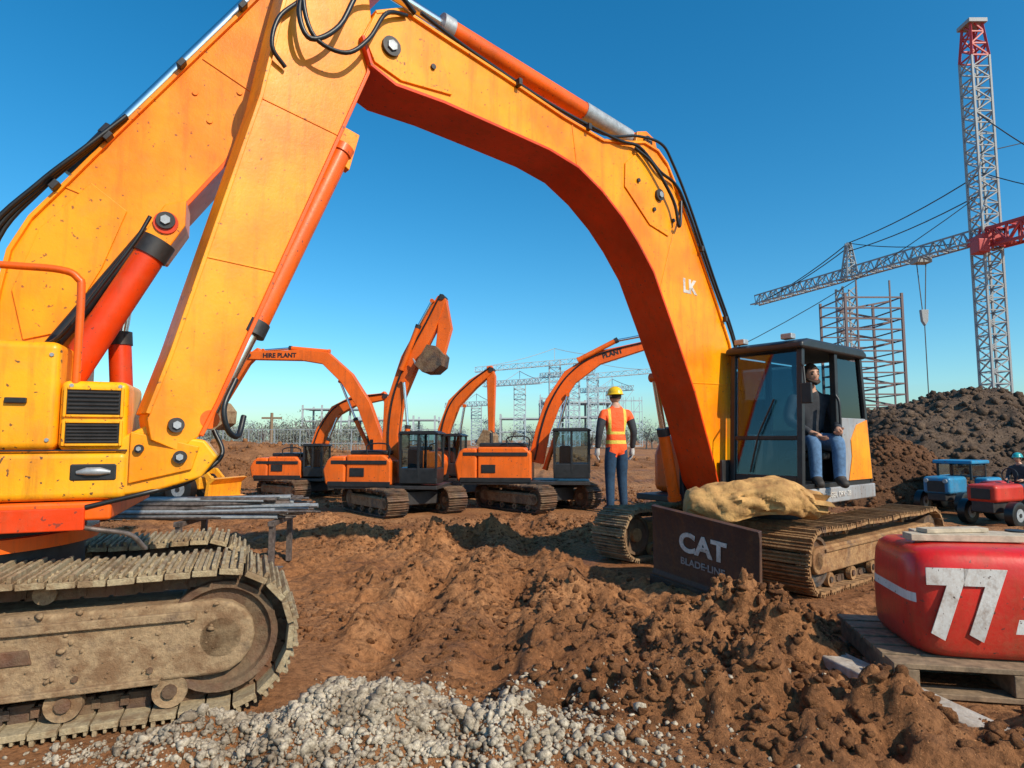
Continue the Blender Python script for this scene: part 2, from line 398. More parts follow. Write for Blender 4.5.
    for i in range(9):
        for j in range(20): fs.append((i*20+j,i*20+(j+1)%20,(i+1)*20+(j+1)%20,(i+1)*20+j))
    mk('hair',vs,fs,M_HAIR,e,ang=80)
    if beard:
        rings('beard',[(-.062,.03,-.045),(-.045,.07,-.075),(0,.092,-.092),(.045,.07,-.075),(.062,.03,-.045)],[.012,.02,.026,.02,.012],M_HAIR,e,8)
    if helm:
        vs=[];fs=[]
        for i in range(9):
            ph=math.pi*.5*i/8
            for j in range(28):
                th=2*math.pi*j/28; rr=1+(.03 if (j%28) in (6,7,8,20,21,22) else 0)*(1-i/8)
                vs.append((math.sin(ph)*math.cos(th)*.104*rr,math.sin(ph)*math.sin(th)*.128*rr,math.cos(ph)*.112+.028))
        for j in range(28):
            th=2*math.pi*j/28; f=1.18+.25*max(0,math.sin(th))**3
            vs.append((math.cos(th)*.104*1.14,math.sin(th)*.128*f,.018))
        for i in range(9):
            for j in range(28): fs.append((i*28+j,i*28+(j+1)%28,(i+1)*28+(j+1)%28,(i+1)*28+j))
        mk('hard_hat',vs,fs,helm,e,ang=60)
    XF=Matrix.Identity(4)
    gm=gloves or M_SKIN
    for s,sg in (('L',-1),('R',1)):
        w=Vector(J['wr'+s]); d=(w-Vector(J['el'+s])).normalized()
        side=Vector((0,1,0)); side=(side-d*side.dot(d))
        side=side.normalized() if side.length>.1 else Vector((0,0,1))
        nrm=d.cross(side).normalized()*sg
        rings('palm_'+s,[w-d*.02,w+d*.03,w+d*.085,w+d*.10],[.030,.038,.040,.026],gm,e,10)
        for k in range(4):
            o=w+d*.085+side*(.030-.02*k); ln=(.075,.085,.08,.062)[k]
            rings('finger_%s%d'%(s,k+1),[o,o+d*ln*.45-nrm*.006,o+d*ln*.8-nrm*.022,o+d*ln-nrm*.038],[.0105,.010,.009,.006],gm,e,7)
        o=w+d*.03+side*.028
        rings('thumb_'+s,[o,o+side*.022+d*.025,o+side*.026+d*.055-nrm*.008],[.014,.012,.008],gm,e,7)
    XF=sv
    return e
def stand_pose():
    J={'pelvis':(0,0,.94),'spine':(0,.01,1.13),'chest':(0,.0,1.36),'neck':(0,-.005,1.52),'headb':(0,.005,1.58)}
    for s,g in (('L',-1),('R',1)):
        J['sh'+s]=(g*.185,0,1.43); J['el'+s]=(g*.262,-.03,1.15); J['wr'+s]=(g*.265,.05,.90)
        J['hip'+s]=(g*.085,0,.86); J['kn'+s]=(g*.095,.02,.49); J['an'+s]=(g*.105,-.02,.09); J['to'+s]=(g*.13,.14,.045)
    J['knR']=(.10,.05,.49); J['anR']=(.125,.05,.09); J['toR']=(.15,.20,.045)
    return J
def sit_pose(armf=.3):
    J={'pelvis':(0,0,.10),'spine':(0,0,.28),'chest':(0,.03,.50),'neck':(0,.04,.66),'headb':(0,.055,.72)}
    for s,g in (('L',-1),('R',1)):
        J['sh'+s]=(g*.185,.03,.57); J['el'+s]=(g*.25,.06,.30); J['wr'+s]=(g*.17,.28,.26)
        J['hip'+s]=(g*.10,.03,.08); J['kn'+s]=(g*.14,.44,.11); J['an'+s]=(g*.14,.47,-.30); J['to'+s]=(g*.15,.62,-.36)
    return J

# ------------------------------------------------------------------ terrain
T=RS.rand(256,256)
def vn(x,y,s):
    xi=np.floor(x).astype(int); yi=np.floor(y).astype(int); fx=x-xi; fy=y-yi
    fx=fx*fx*(3-2*fx); fy=fy*fy*(3-2*fy)
    g=lambda a,b:T[(a+s*37)%256,(b+s*71)%256]
    return (g(xi,yi)*(1-fx)+g(xi+1,yi)*fx)*(1-fy)+(g(xi,yi+1)*(1-fx)+g(xi+1,yi+1)*fx)*fy
def fbm(x,y,o,s):
    a=.5;t=0;n=0
    for k in range(o):
        t=t+a*vn(x,y,s+k); n+=a; a*=.5; x,y=x*2.03+y*.31,y*2.03-x*.31
    return t/n
def sst(a,b,x): t=np.clip((x-a)/(b-a),0,1); return t*t*(3-2*t)
MOUNDS=[(1.50,3.85,.44,.30,.25),(.72,3.05,.38,.26,.18),(1.25,2.75,.36,.22,.18),(.35,3.95,.45,.25,.12),(-.95,7.3,.40,.30,.20),(-.1,5.3,.5,.25,.09),(1.05,4.3,.25,.2,.12),
        (-.35,7.9,.45,.25,.15),(.15,3.1,.3,.2,.08),(2.35,2.45,.3,.2,.12),(-.75,4.3,.5,.25,.09),(-3.6,9.5,.8,.5,.2),(4.6,4.9,.6,.4,.18),(.55,6.1,.4,.2,.13),(-.9,5.6,.5,.2,.09),(.9,3.55,.3,.2,.13),(1.72,4.15,.25,.2,.14),
        (.3,8.6,.5,.25,.12),(-2.0,7.9,.5,.3,.12),(.45,4.9,.3,.2,.10),(-.35,6.5,.3,.2,.09),(1.1,8.2,.35,.25,.12)]
GP=(-.60,2.60,.74,.28,.21)
C0=(2.65,6.64);F0=(-.772,-.635);D0=(-2.78,3.19);G0=(.927,.375)
FLAT=[(C0,F0,1.75,1.2),(D0,G0,1.75,.95),((-1.83,10.8),(1,0),1.3,.9),((-4.3,13.8),(1,0),1.0,.8),((.5,11.4),(1,0),1.2,.9),((-1.1,13.2),(1,0),.8,.8),((2.38,3.45),(.97,-.2),.55,.5),((1.8,11),(1,0),.3,.3),((7.3,10.2),(1,0),1.0,1.3)]
def ground_h(x,y):
    d=np.sqrt(x*x+y*y); near=1/(1+(d/45)**2)
    m=sst(.40,.60,fbm(x*.55+3,y*.55,3,5))
    h=.16*(fbm(x*.22,y*.22,3,1)-.5)*sst(0,3,d)
    b1=1-np.abs(2*fbm(x*1.7,y*1.7,3,9)-1)*1.0; b2=1-np.abs(2*fbm(x*5.5,y*5.5,3,14)-1)
    det=.10*m*(b1-.75)+.055*(.35+m)*(b2-.7)+.040*(.5+m)*(fbm(x*13,y*13,4,20)-.5)
    for x0,k,c in ((-.9,.10,1.2),(-.2,.12,1.2),(1.1,-.12,.9),(-2.4,.22,.8)):
        cx=x0+k*(y-4)+.15*np.sin(y*.5+x0); q=(x-cx)/.13
        det=det-c*.038*np.exp(-q*q)*(1+.4*np.sin(y*42+x0*9))+c*.024*np.exp(-(np.abs(q)-1.8)**2*2)
    h=h+det*near*1.3
    mm=0*x
    for mx,my,sx,sy,hh in MOUNDS:
        wx=.5*(fbm(x*2.2,y*2.2,3,55)-.5); wy=.5*(fbm(x*2.2+9,y*2.2,3,57)-.5)
        r2=((x+wx-mx)/sx)**2+((y+wy-my)/sy)**2
        mm=mm+hh*np.exp(-r2*.8)
    lump=1+1.3*(fbm(x*4.5,y*4.5,4,30)-.5)*2
    h=h+mm*lump+np.minimum(mm,.12)*1.4*(fbm(x*14,y*14,4,40)-.5)
    r2=((x-GP[0])/GP[2])**2+((y-GP[1])/GP[3])**2
    h=h+GP[4]*np.exp(-r2*.7)*(1+.5*(fbm(x*5,y*5,3,33)-.5))
    f=1+0*x
    for (c,dr,a,b) in FLAT:
        u=(x-c[0])*dr[0]+(y-c[1])*dr[1]; v=-(x-c[0])*dr[1]+(y-c[1])*dr[0]
        q=np.maximum(np.abs(u)-a,np.abs(v)-b); f=f*sst(-.12,.30,q)*1.0
    return h*f+(1-f)*(.010*(fbm(x*9,y*9,3,50)-.5))
def axis(c0,c1,step,lo,hi,g):
    a=list(np.arange(c0,c1,step)); s=step
    while a[-1]<hi: s*=g; a.append(a[-1]+s)
    b=[c0]; s=step
    while b[-1]>lo: s*=g; b.append(b[-1]-s)
    return np.array(b[:0:-1]+a)
def grid_mesh(name,X,Y,Z,mat,parent=None,smooth=True):
    ny,nx=X.shape; me=bpy.data.meshes.new(name)
    co=np.stack([X,Y,Z],-1).reshape(-1,3).astype(np.float32)
    i=np.arange((ny-1)*(nx-1)); r=i//(nx-1); c=i%(nx-1); a=r*nx+c
    q=np.stack([a,a+1,a+nx+1,a+nx],-1).astype(np.int32)
    me.vertices.add(len(co)); me.vertices.foreach_set('co',co.ravel())
    me.loops.add(q.size); me.loops.foreach_set('vertex_index',q.ravel())
    me.polygons.add(len(q)); me.polygons.foreach_set('loop_start',np.arange(0,q.size,4,dtype=np.int32))
    me.update(calc_edges=True); me.materials.append(mat)
    if smooth: me.shade_smooth()
    return link(bpy.data.objects.new(name,me),parent)
gx=axis(-3.2,4.0,.018,-1500,1500,1.045); gy=axis(1.9,7.4,.018,-300,2500,1.035)
XX,YY=np.meshgrid(gx,gy); grid_mesh('ground',XX,YY,ground_h(XX,YY),M_SOIL)

def stones(name,pos,size,mat,parent=None,sub=1,flat=.75,nvar=10,smooth=False,facet=.62,jag=.08):
    base=[]
    for k in range(nvar):
        bm=bmesh.new(); bmesh.ops.create_icosphere(bm,subdivisions=sub,radius=1)
        v=np.array([x.co[:] for x in bm.verts]); f=np.array([[q.index for q in p.verts] for p in bm.faces]); bm.free()
        r=RS.rand(3)*6; nz=np.sin(v@RS.randn(3,3)*2.2+r).sum(1)*.13+RS.randn(len(v))*jag
        v=v*(1+nz)[:,None]
        for q in range(8):
            d=RS.randn(3); d/=np.linalg.norm(d); t=v@d; c=facet+.25*RS.rand(); v=v-np.outer(np.maximum(t-c,0)*.92,d)
        v=v+RS.randn(*v.shape)*jag*.4
        v=v*np.array([1,RS.uniform(.55,1),RS.uniform(.5,.85)*flat/.75])*1.15; base.append((v,f))
    V=[];Fc=[];o=0
    n=len(pos); var=RS.randint(0,nvar,n); ang=RS.rand(n)*6.283; tl=RS.randn(n,2)*.5
    for i in range(n):
        v,f=base[var[i]]; ca,sa=math.cos(ang[i]),math.sin(ang[i]); ct,st=math.cos(tl[i,0]),math.sin(tl[i,0])
        Rz=np.array([[ca,-sa,0],[sa,ca,0],[0,0,1]]); Rx=np.array([[1,0,0],[0,ct,-st],[0,st,ct]])
        V.append((v*size[i])@(Rz@Rx).T+pos[i]); Fc.append(f+o); o+=len(v)
    V=np.concatenate(V).astype(np.float32); Fc=np.concatenate(Fc).astype(np.int32)
    me=bpy.data.meshes.new(name); me.vertices.add(len(V)); me.vertices.foreach_set('co',V.ravel())
    me.loops.add(Fc.size); me.loops.foreach_set('vertex_index',Fc.ravel()); me.polygons.add(len(Fc)); me.polygons.foreach_set('loop_start',np.arange(0,Fc.size,3,dtype=np.int32))
    me.update(calc_edges=True); me.materials.append(mat)
    if smooth: me.shade_smooth()
    return link(bpy.data.objects.new(name,me),parent)
def flatmask(x,y):
    f=np.ones_like(x,bool)
    for (c,dr,a,b) in FLAT:
        u=(x-c[0])*dr[0]+(y-c[1])*dr[1]; v=-(x-c[0])*dr[1]+(y-c[1])*dr[0]
        f&=~((np.abs(u)<a-.05)&(np.abs(v)<b-.05))
    return f
def clods():
    P=[]
    n=64000; y=2.0+RS.rand(n)**1.5*15; x=(RS.rand(n)*2-1)*(1.6+y*.95)+.3
    m=fbm(x*1.1,y*1.1,3,61); keep=(m>.45+RS.rand(n)*.16)&flatmask(x,y)
    x,y=x[keep],y[keep]; s=.003+.021*RS.rand(len(x))**6+.0012*y
    P.append((x,y,s))
    for mx,my,sx,sy,hh in MOUNDS:
        k=int(1700*hh/.2*(sx*sy/.1)**.5 *(1 if my<5 else .45)); 
        x=mx+RS.randn(k)*sx*1.1; y=my+RS.randn(k)*sy*1.2; s=.0035+.034*RS.rand(k)**7; kk=flatmask(x,y); P.append((x[kk],y[kk],s[kk]))
    x=np.concatenate([p[0] for p in P]); y=np.concatenate([p[1] for p in P]); s=np.concatenate([p[2] for p in P])
    z=ground_h(x,y)+s*.10
    pos=np.stack([x,y,z],1); big=s>.014; dk=RS.rand(len(s))<.4
    stones('soil_clods',pos[~big&~dk],s[~big&~dk],M_CLOD,None,1)
    stones('soil_clods',pos[~big&dk],s[~big&dk],M_DCLOD,None,1)
    stones('soil_lumps',pos[big],s[big],M_CLOD,None,2,smooth=False,facet=.5,jag=.12,nvar=16)
clods()
def gravel():
    n=17000; x=GP[0]+RS.randn(n)*GP[2]*.66; y=GP[1]+RS.randn(n)*GP[3]*.90
    k=flatmask(x,y)&(y>2.0); x,y=x[k],y[k]; s=.004+.014*RS.rand(len(x))**2.5+.018*(RS.rand(len(x))>.97)
    z=ground_h(x,y)+s*.35
    stones('gravel_pile',np.stack([x,y,z],1),s,M_GRAV,None,1,.9,facet=.42,nvar=18,jag=.12)
gravel()

def heap(name,cx,cy,a,b,h,mat,nst,ssz,seed,res=150,ridge=0):
    e=root(name,(0,0,0))
    u=np.linspace(-1.25,1.25,res); X,Y=np.meshgrid(cx+u*a,cy+u*b)
    def H(x,y):
        r=np.sqrt(((x-cx)/a)**2+((y-cy)/b)**2)+.22*(fbm(x*1.1,y*1.1,3,seed)-.5)
        t=np.clip(1-r,0,1); z=h*(1-(1-t)**1.5)
        z=z*(1+.30*(fbm(x*.7,y*.7,2,seed+4)-.5))+.12*h*(fbm(x*3,y*3,4,seed+8)-.5)*sst(0,.2,t)
        return z-.12*(t<=0)
    grid_mesh('earth',X,Y,H(X,Y),mat,e)
    x=cx+(RS.rand(nst)*2-1)*a; y=cy+(RS.rand(nst)*2-1)*b; z=H(x,y); k=z>.02; x,y,z=x[k],y[k],z[k]
    s=ssz*(.3+2.1*RS.rand(len(x))**5); stones('clods',np.stack([x,y,z+s*.2],1),s,mat,e,1,1.0)
    return e
heap('dirt_mound',13.0,18.3,6.6,5.0,2.55,M_HEAP,14000,.05,70,220)
heap('dirt_mound',7.35,12.7,1.9,1.5,1.2,M_DCLOD,5000,.03,80,140)
heap('dirt_mound',-14.5,34,9,4,1.1,M_CLOD,1500,.08,90,90)
heap('dirt_mound',-1.0,30,14,4,.55,M_CLOD,1500,.08,95,90)
heap('dirt_mound',-7.8,17.5,1.8,1.2,.75,M_CLOD,1500,.03,99,90)

# ------------------------------------------------------------------ LEFT FOREGROUND EXCAVATOR
def bucket(pre,pts_origin,s,ang,w,parent,mat):
    ox,oz=pts_origin; out=[(0,.12),(.25,.16),(.5,.02),(.56,-.28),(.42,-.52),(.15,-.62),(-.12,-.5)]
    inn=[(-.06,-.42),(.14,-.54),(.37,-.45),(.49,-.26),(.44,-.02),(.24,.09),(0,.06)]
    ca,sa=math.cos(ang),math.sin(ang)
    tr=lambda p:(ox+s*(p[0]*ca-p[1]*sa),oz+s*(p[0]*sa+p[1]*ca))
    prism(pre+'_shell',[tr(p) for p in out+inn],-w/2,w/2,mat,parent,.004)
    side=[tr(p) for p in out]
    prism(pre+'_cheek_a',side,-w/2-.012,-w/2+.012,mat,parent,.003); prism(pre+'_cheek_b',side,w/2-.012,w/2+.012,mat,parent,.003)
    for k in range(4):
        y=-w/2+w*(k+.5)/4; a=tr((-.12,-.48)); b=tr((-.26,-.36))
        cyl(pre+'_tooth_%d'%(k+1),(a[0],y,a[1]),(b[0],y,b[1]),.03*s*1.5,M_GALV,parent,6,.008)

L=root('tracked_excavator',(D0[0],D0[1],0),math.atan2(G0[1],G0[0]))
track('near_track',-1.75,1.61,.66,-.86,-.36,L,.105,.026,.026,rollers=7,near=-1,mframe=M_MUD,fk=.245)
track('far_track',-1.75,1.45,.62,.36,.80,L,.105,.026,.026,rollers=4,near=1)
for k in range(9):
    x=-1.15+k*.27; cyl('frame_bolt_%d'%(k+1),(x,-.822,.225),(x,-.80,.225),.013,M_WHL,L,6)
for k in range(3):
    x=-.75+k*.62; prism('frame_step_%d'%(k+1),[(x-.10,.30),(x+.10,.30),(x+.085,.36),(x-.085,.36)],-.818,-.80,M_WHL,L,.006)
bx('frame_lower_lip',-1.2,1.05,-.83,-.79,.165,.190,M_MUD,L,.006)
bx('carbody',-.7,.75,-.36,.36,.26,.52,M_MUD,L,.02)
cyl('slew_ring',(0,0,.52),(0,0,.84),.58,M_DRK,L,40)
cyl('slew_ring_flange',(0,0,.70),(0,0,.76),.64,M_ORG,L,40)
bx('deck',-1.5,.80,-.60,.60,.84,.925,M_ORG,L,.015)
bx('deck_skirt',-1.45,.70,-.615,-.585,.80,.90,M_RED,L,.006)
bx('lower_hood',.02,.855,-.60,-.16,.93,1.150,M_AMB,L,.035,3)
bx('mid_hood',.575,.842,-.592,-.18,1.152,1.468,M_AMB,L,.03,3)
bx('side_cabinet',-1.2,.572,-.60,.10,1.153,1.640,M_AMB,L,.035,3)
bx('cabinet_rear',-1.55,.0,-.595,.60,.93,1.15,M_AMB,L,.03,3)
bx('engine_cowl',-1.5,-.35,-.10,.60,1.15,1.70,M_AMB,L,.06,3)
prism('counterweight',[(-1.5,.86),(-1.95,.95),(-2.05,1.25),(-1.95,1.6),(-1.5,1.66)],-.62,.62,M_BLK,L,.05)
for x in (.30,.02,-.35,-.8):
    bx('panel_seam',x-.004,x+.004,-.6015,-.59,1.18,1.61,M_BLK,L,0)
bx('door_handle',.38,.46,-.618,-.60,1.36,1.385,M_BLK,L,.004)
for i,(x,z) in enumerate(((.335,1.58),(.335,1.2),(.54,1.58),(.54,1.2),(.05,1.58),(.62,1.445),(.81,1.445))):
    cyl('bolt_%d'%(i+1),(x,-.606 if x<.57 else -.597,z),(x,-.59,z),.009,M_GALV,L,6)
def grille(n,x0,x1,z0,z1,y):
    bx(n+'_recess',x0,x1,y-.004,y+.03,z0,z1,M_BLK,L,.002)
    k=6
    for i in range(k):
        z=z0+(z1-z0)*(i+.5)/k
        box(n+'_slat_%d'%(i+1),((x0+x1)/2,y-.007,z),(x1-x0-.012,.014,(z1-z0)/k*.45),M_DRK,L,.002,rot=(.5,0,0))
    for (a,b,c,d) in ((x0-.012,x0,z0-.012,z1+.012),(x1,x1+.012,z0-.012,z1+.012)): bx(n+'_rim',a,b,y-.012,y+.01,c,d,M_AMB,L,.003)
    for (a,b,c,d) in ((x0+.001,x1-.001,z0-.012,z0-.001),(x0+.001,x1-.001,z1+.001,z1+.012)): bx(n+'_rim',a,b,y-.012,y+.01,c,d,M_AMB,L,.003)
grille('grille_upper',.605,.815,1.315,1.425,-.592)
grille('grille_lower',.605,.815,1.185,1.275,-.592)
bx('lamp_recess',.63,.815,-.603,-.58,1.015,1.095,M_BLK,L,.01)
rings('headlamp',[(.66,-.606,1.055),(.70,-.612,1.06),(.75,-.612,1.06),(.79,-.606,1.055)],[.008,.018,.018,.008],M_GALV,L,10)
bx('trim_line',.03,.85,-.6045,-.59,1.151,1.157,M_BLK,L,0)
rings('handrail',catmull([(.63,-.57,1.40),(.63,-.57,1.86),(.615,-.57,1.94),(.54,-.57,1.975),(.3,-.57,1.975),(-.4,-.57,1.975),(-.5,-.57,1.94),(-.52,-.57,1.62)],5),.017,M_ORG,L,12)
rings('handrail_post',[(.1,-.57,1.62),(.1,-.57,1.97)],.014,M_ORG,L,10)
bx('cab_base',-1.2,-.35,.12,.58,1.705,1.9,M_AMB,L,.02); bx('cab_glazing',-1.17,-.38,.15,.55,1.9,2.5,M_GLD,L,.02); bx('cab_roof',-1.22,-.33,.1,.6,2.5,2.58,M_AMB,L,.03)
U=[(.12,1.30),(.16,1.67),(.19,1.95),(.22,2.15),(.30,2.33),(.42,2.50),(.66,2.85),(.94,3.25),(1.23,3.66),(1.50,4.05),(1.73,4.35),(2.15,4.95)]
Lw=[(2.60,4.85),(2.17,4.31),(1.74,3.74),(1.42,3.20),(1.19,2.76),(.94,2.40),(.76,2.12),(.62,1.86),(.54,1.62),(.50,1.30)]
prism('boom_web',U+Lw,-.13,.13,M_YEL,L,.006)
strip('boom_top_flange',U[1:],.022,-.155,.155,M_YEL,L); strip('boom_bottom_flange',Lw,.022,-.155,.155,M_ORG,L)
prism('boom_cylinder_lug',[(.80,2.20),(.92,2.42),(1.02,2.46),(1.02,2.32),(.92,2.14)],-.33,-.10,M_YEL,L,.008)
prism('boom_side_plate',[(.24,1.95),(.34,2.28),(.55,2.55),(.72,2.42),(.62,2.1),(.46,1.75),(.3,1.7)],-.142,-.131,M_YEL,L,.003)
for k,(a,b) in enumerate((((.42,2.52),(.70,2.42)),((1.05,3.36),(1.42,3.16)))): strip('weld_seam_%d'%k,[a,b],.012,-.136,-.129,M_YEL,L,.003)
pin('boom_pin',.93,2.33,-.33,.045,L,-1); pin('boom_pin',.36,1.55,-.14,.05,L,-1)
hcyl('lift_cylinder',(.49,-.28,1.42),(.86,-.28,2.16),(.93,-.28,2.32),.075,.035,L,M_RED,M_DRK)
cyl('damper',(.40,-.22,1.60),(.84,-.22,2.30),.035,M_BLK,L)
hcyl('lift_cylinder_b',(.74,-.02,1.20),(.70,-.02,1.72),(.74,-.02,2.1),.055,.03,L,M_RED)
hcyl('stick_cylinder',(.45,-.08,2.62),(.60,-.08,2.84),(1.62,-.08,4.30),.045,.03,L,M_BLK,M_DRK)
for k,dy in enumerate((-.165,-.185,-.205)):
    hose('boom_hose_%d'%(k+1),[(.10-.02*k,dy,1.35),(.12-.02*k,dy,1.8),(.18-.02*k,dy,2.2),(.34,dy,2.47+.01*k),(.52,dy,2.70),(.7,dy+.03,2.93)],.013,L)
hose('damper_hose',[(.42,-.25,1.66),(.52,-.34,1.72),(.66,-.36,1.95),(.80,-.36,2.2),(.86,-.35,2.34)],.010,L)
for k,(x,z) in enumerate(((.62,2.80),(.95,3.28),(1.25,3.70),(.40,2.50))): box('hose_clamp_%d'%(k+1),(x,-.16,z),(.05,.08,.03),M_DRK,L,.004,rot=(0,-.95,0))
for k,(x,z) in enumerate(((1.1,3.0),(1.25,3.2),(1.02,3.15))): cyl('boom_boss_%d'%(k+1),(x,-.138,z),(x,-.12,z),.016,M_YEL,L,8)
prism('arm_bracket',[(.80,1.20),(.92,1.27),(1.05,1.22),(1.17,1.20),(1.23,1.12),(1.16,1.02),(.98,.965),(.80,.94)],-.585,-.36,M_AMB,L,.015)
prism('arm_bracket_rib',[(.86,1.24),(1.15,1.17),(1.12,1.06),(.86,1.0)],-.602,-.584,M_YEL,L,.006)
pin('bracket_pin',1.07,1.12,-.602,.030,L,-1); pin('bracket_pin',.90,1.16,-.602,.020,L,-1)
hose('bracket_hose',[(1.2,-.42,1.25),(1.24,-.45,1.12),(1.1,-.5,1.0),(.95,-.58,.96),(.7,-.6,.90)],.012,L)
hose('deck_hose',[(.55,-.5,.83),(.72,-.56,.80),(.86,-.50,.76),(.92,-.42,.68)],.011,L,M_RUST)
n=420; px=RS.uniform(-1.3,1.3,n); pz=RS.uniform(.17,.49,n); ps=.004+.020*RS.rand(n)**5
stones('mud_lumps',np.stack([px,-.805+RS.uniform(-.012,.01,n),pz],1),ps,M_MUD,L,1)
n=1400; px=RS.uniform(-1.4,1.35,n); ps=.004+.014*RS.rand(n)**3
stones('mud_lumps_top',np.stack([px,RS.uniform(-.84,-.38,n),.63+0*px],1),ps,M_MUDH,L,1)

# ------------------------------------------------------------------ RIGHT EXCAVATOR
Rr=root('tracked_excavator',(C0[0],C0[1],0),math.atan2(F0[1],F0[0]))
track('near_track',-1.45,1.5,.53,.68,1.10,Rr,.085,.02,.024,mshoe=M_MUDB,mframe=M_MUDB,rollers=6,near=1)
track('far_track',-1.45,1.5,.53,-1.10,-.68,Rr,.085,.02,.024,mshoe=M_MUD,mframe=M_MUDB,rollers=5,near=-1)
bx('carbody',-.6,.7,-.69,.69,.2,.45,M_MUDB,Rr,.02); cyl('slew_ring',(0,0,.44),(0,0,.62),.5,M_DRK,Rr,36)
bx('deck',-.95,1.08,-.86,.20,.60,.66,M_DRK,Rr,.01)
prism('cab_sill',[(-.36,.66),(-.36,.79),(1.10,.79),(1.10,.70),(1.04,.655)],.18,.875,M_GRY,Rr,.012)
text('sill_text','DIGGER  DRV · 28',.065,(.45,.879,.725),(-1,0,0),(0,0,1),M_WHT,Rr)
prism('engine_house',[(-1.0,.66),(-1.05,1.0),(-.95,1.28),(-.3,1.30),(-.3,.66)],-.85,.48,M_BLK,Rr,.05)
prism('side_tank',[(-.28,.66),(-.28,1.26),(.50,1.26),(.72,1.20),(.80,1.05),(.80,.66)],-.87,-.27,M_ORG,Rr,.07)
bx('side_tank_stripe',-.2,.7,-.875,-.865,.8,.9,M_BLK,Rr,.002)
bx('valve_box',.1,.9,-.26,-.19,.66,.98,M_DRK,Rr,.02)
prism('cab_floor',[(-.3,.79),(-.3,.83),(1.06,.83),(1.06,.79)],.2,.86,M_BLK,Rr,.004)
zt=1.98
def post(n,x0,z0,x1,z1,y,t=.05): return strip(n,[(x0,z0),(x1,z1)],t,y-t/2,y+t/2,M_BLK,Rr,.008)
for y in (.225,.845):
    post('front_pillar',1.04,.80,.96,zt,y); post('rear_pillar',-.31,.80,-.17,zt,y)
post('door_pillar',.38,.80,.36,zt,.845,.055); post('mid_pillar',.38,.80,.36,zt,.225,.045)
prism('cab_roof',[(-.24,1.97),(-.26,2.02),(-.16,2.065),(.9,2.065),(1.03,2.03),(1.04,1.97)],.17,.90,M_BLK,Rr,.03)
bx('roof_light_a',.94,1.02,.26,.36,2.06,2.11,M_GALV,Rr,.01); bx('roof_light_b',.94,1.02,.70,.80,2.06,2.11,M_GALV,Rr,.01)
prism('windscreen',[(1.035,.86),(.965,1.95),(.955,1.95),(1.025,.86)],.252,.818,M_GLS,Rr,0)
bx('windscreen_bar',1.01,1.035,.25,.82,1.20,1.235,M_BLK,Rr,.006)
bx('screen_bottom',.99,1.055,.25,.82,.80,.90,M_BLK,Rr,.01)
rings('wiper',[(1.05,.40,.92),(1.035,.48,1.25),(1.01,.62,1.55)],.008,M_BLK,Rr,6)
prism('far_side_glass',[(.98,.86),(.93,1.95),(-.15,1.95),(-.27,.86)],.215,.222,M_GLS,Rr,0)
prism('rear_side_glass',[(.35,1.40),(.34,1.94),(-.17,1.94),(-.225,1.40)],.838,.846,M_GLD,Rr,0)
prism('rear_side_panel',[(.355,.83),(.352,1.40),(-.235,1.40),(-.30,.83)],.835,.868,M_GRY,Rr,.01)
prism('rear_panel_yellow',[(.20,.835),(.12,1.05),(.13,1.20),(.0,1.34),(-.232,1.39),(-.298,.835)],.865,.876,M_YEL,Rr,.003)
prism('back_glass',[(-.30,1.3),(-.19,1.94),(-.18,1.94),(-.29,1.3)],.25,.82,M_GLS,Rr,0)
bx('back_wall',-.31,-.28,.24,.83,.83,1.3,M_BLK,Rr,.004)
rings('grab_rail',catmull([(.43,.88,1.0),(.43,.91,1.1),(.42,.91,1.5),(.42,.88,1.6)]),.012,M_BLK,Rr,8)
rings('mirror_arm',[(.98,.85,1.85),(1.10,.93,1.80),(1.12,.95,1.62)],.009,M_BLK,Rr,6); box('mirror',(1.12,.96,1.58),(.03,.09,.17),M_BLK,Rr,.01)
bx('seat_cushion',.10,.52,.42,.80,1.02,1.10,M_BLK,Rr,.03,3); box('seat_back',(.06,.58,1.36),(.09,.36,.52),M_BLK,Rr,.03,rot=(0,-.15,0)); bx('seat_base',.14,.44,.45,.72,.83,1.02,M_DRK,Rr,.01)
bx('console_r',.45,.85,.26,.34,.83,1.25,M_BLK,Rr,.015); rings('joystick',[(.66,.31,1.25),(.68,.31,1.37)],[.012,.018],M_BLK,Rr,8)
J=sit_pose(); J['knR']=(.13,.40,.12); J['anR']=(.14,.44,-.28); J['toR']=(.15,.58,-.33); J['wrR']=(.12,.34,.18); J['elR']=(.27,.10,.32); J['wrL']=(-.14,.34,.22)
J['knL']=(-.10,.42,.11); J['anL']=(-.09,.44,-.28); J['toL']=(-.09,.58,-.33)
Tm=Matrix.Translation((.40,.63,1.10))@Matrix.Rotation(math.radians(48-90),4,'Z')@Matrix.Scale(.86,4)
human('machine_operator',J,{'top':M_JACK,'arm':M_JACK,'leg':M_DENIM,'boot':M_BOOT,'neck':M_SKIN},Tm,Rr,look=.15,beard=True)
U=[(.74,.92),(.76,1.25),(.80,1.70),(.90,2.10),(1.08,2.43),(1.43,3.03),(1.70,3.46),(1.80,3.60),(1.92,3.68),(2.10,3.70),(2.30,3.64),(2.61,3.56),(3.05,3.61),(3.62,3.71),(4.12,3.79),(4.42,3.84),(4.60,3.74)]
Lw=[(4.68,3.56),(4.62,3.40),(4.46,3.34),(4.11,3.35),(3.62,3.33),(3.20,3.31),(2.90,3.26),(2.64,3.14),(2.40,2.98),(2.22,2.82),(2.02,2.60),(1.76,2.14),(1.48,1.62),(1.24,1.05),(1.16,.82),(1.05,.70),(.85,.70)]
YN,YF=.13,-.21
prism('boom_web',U+Lw,YF,YN,M_YEL,Rr,.006)
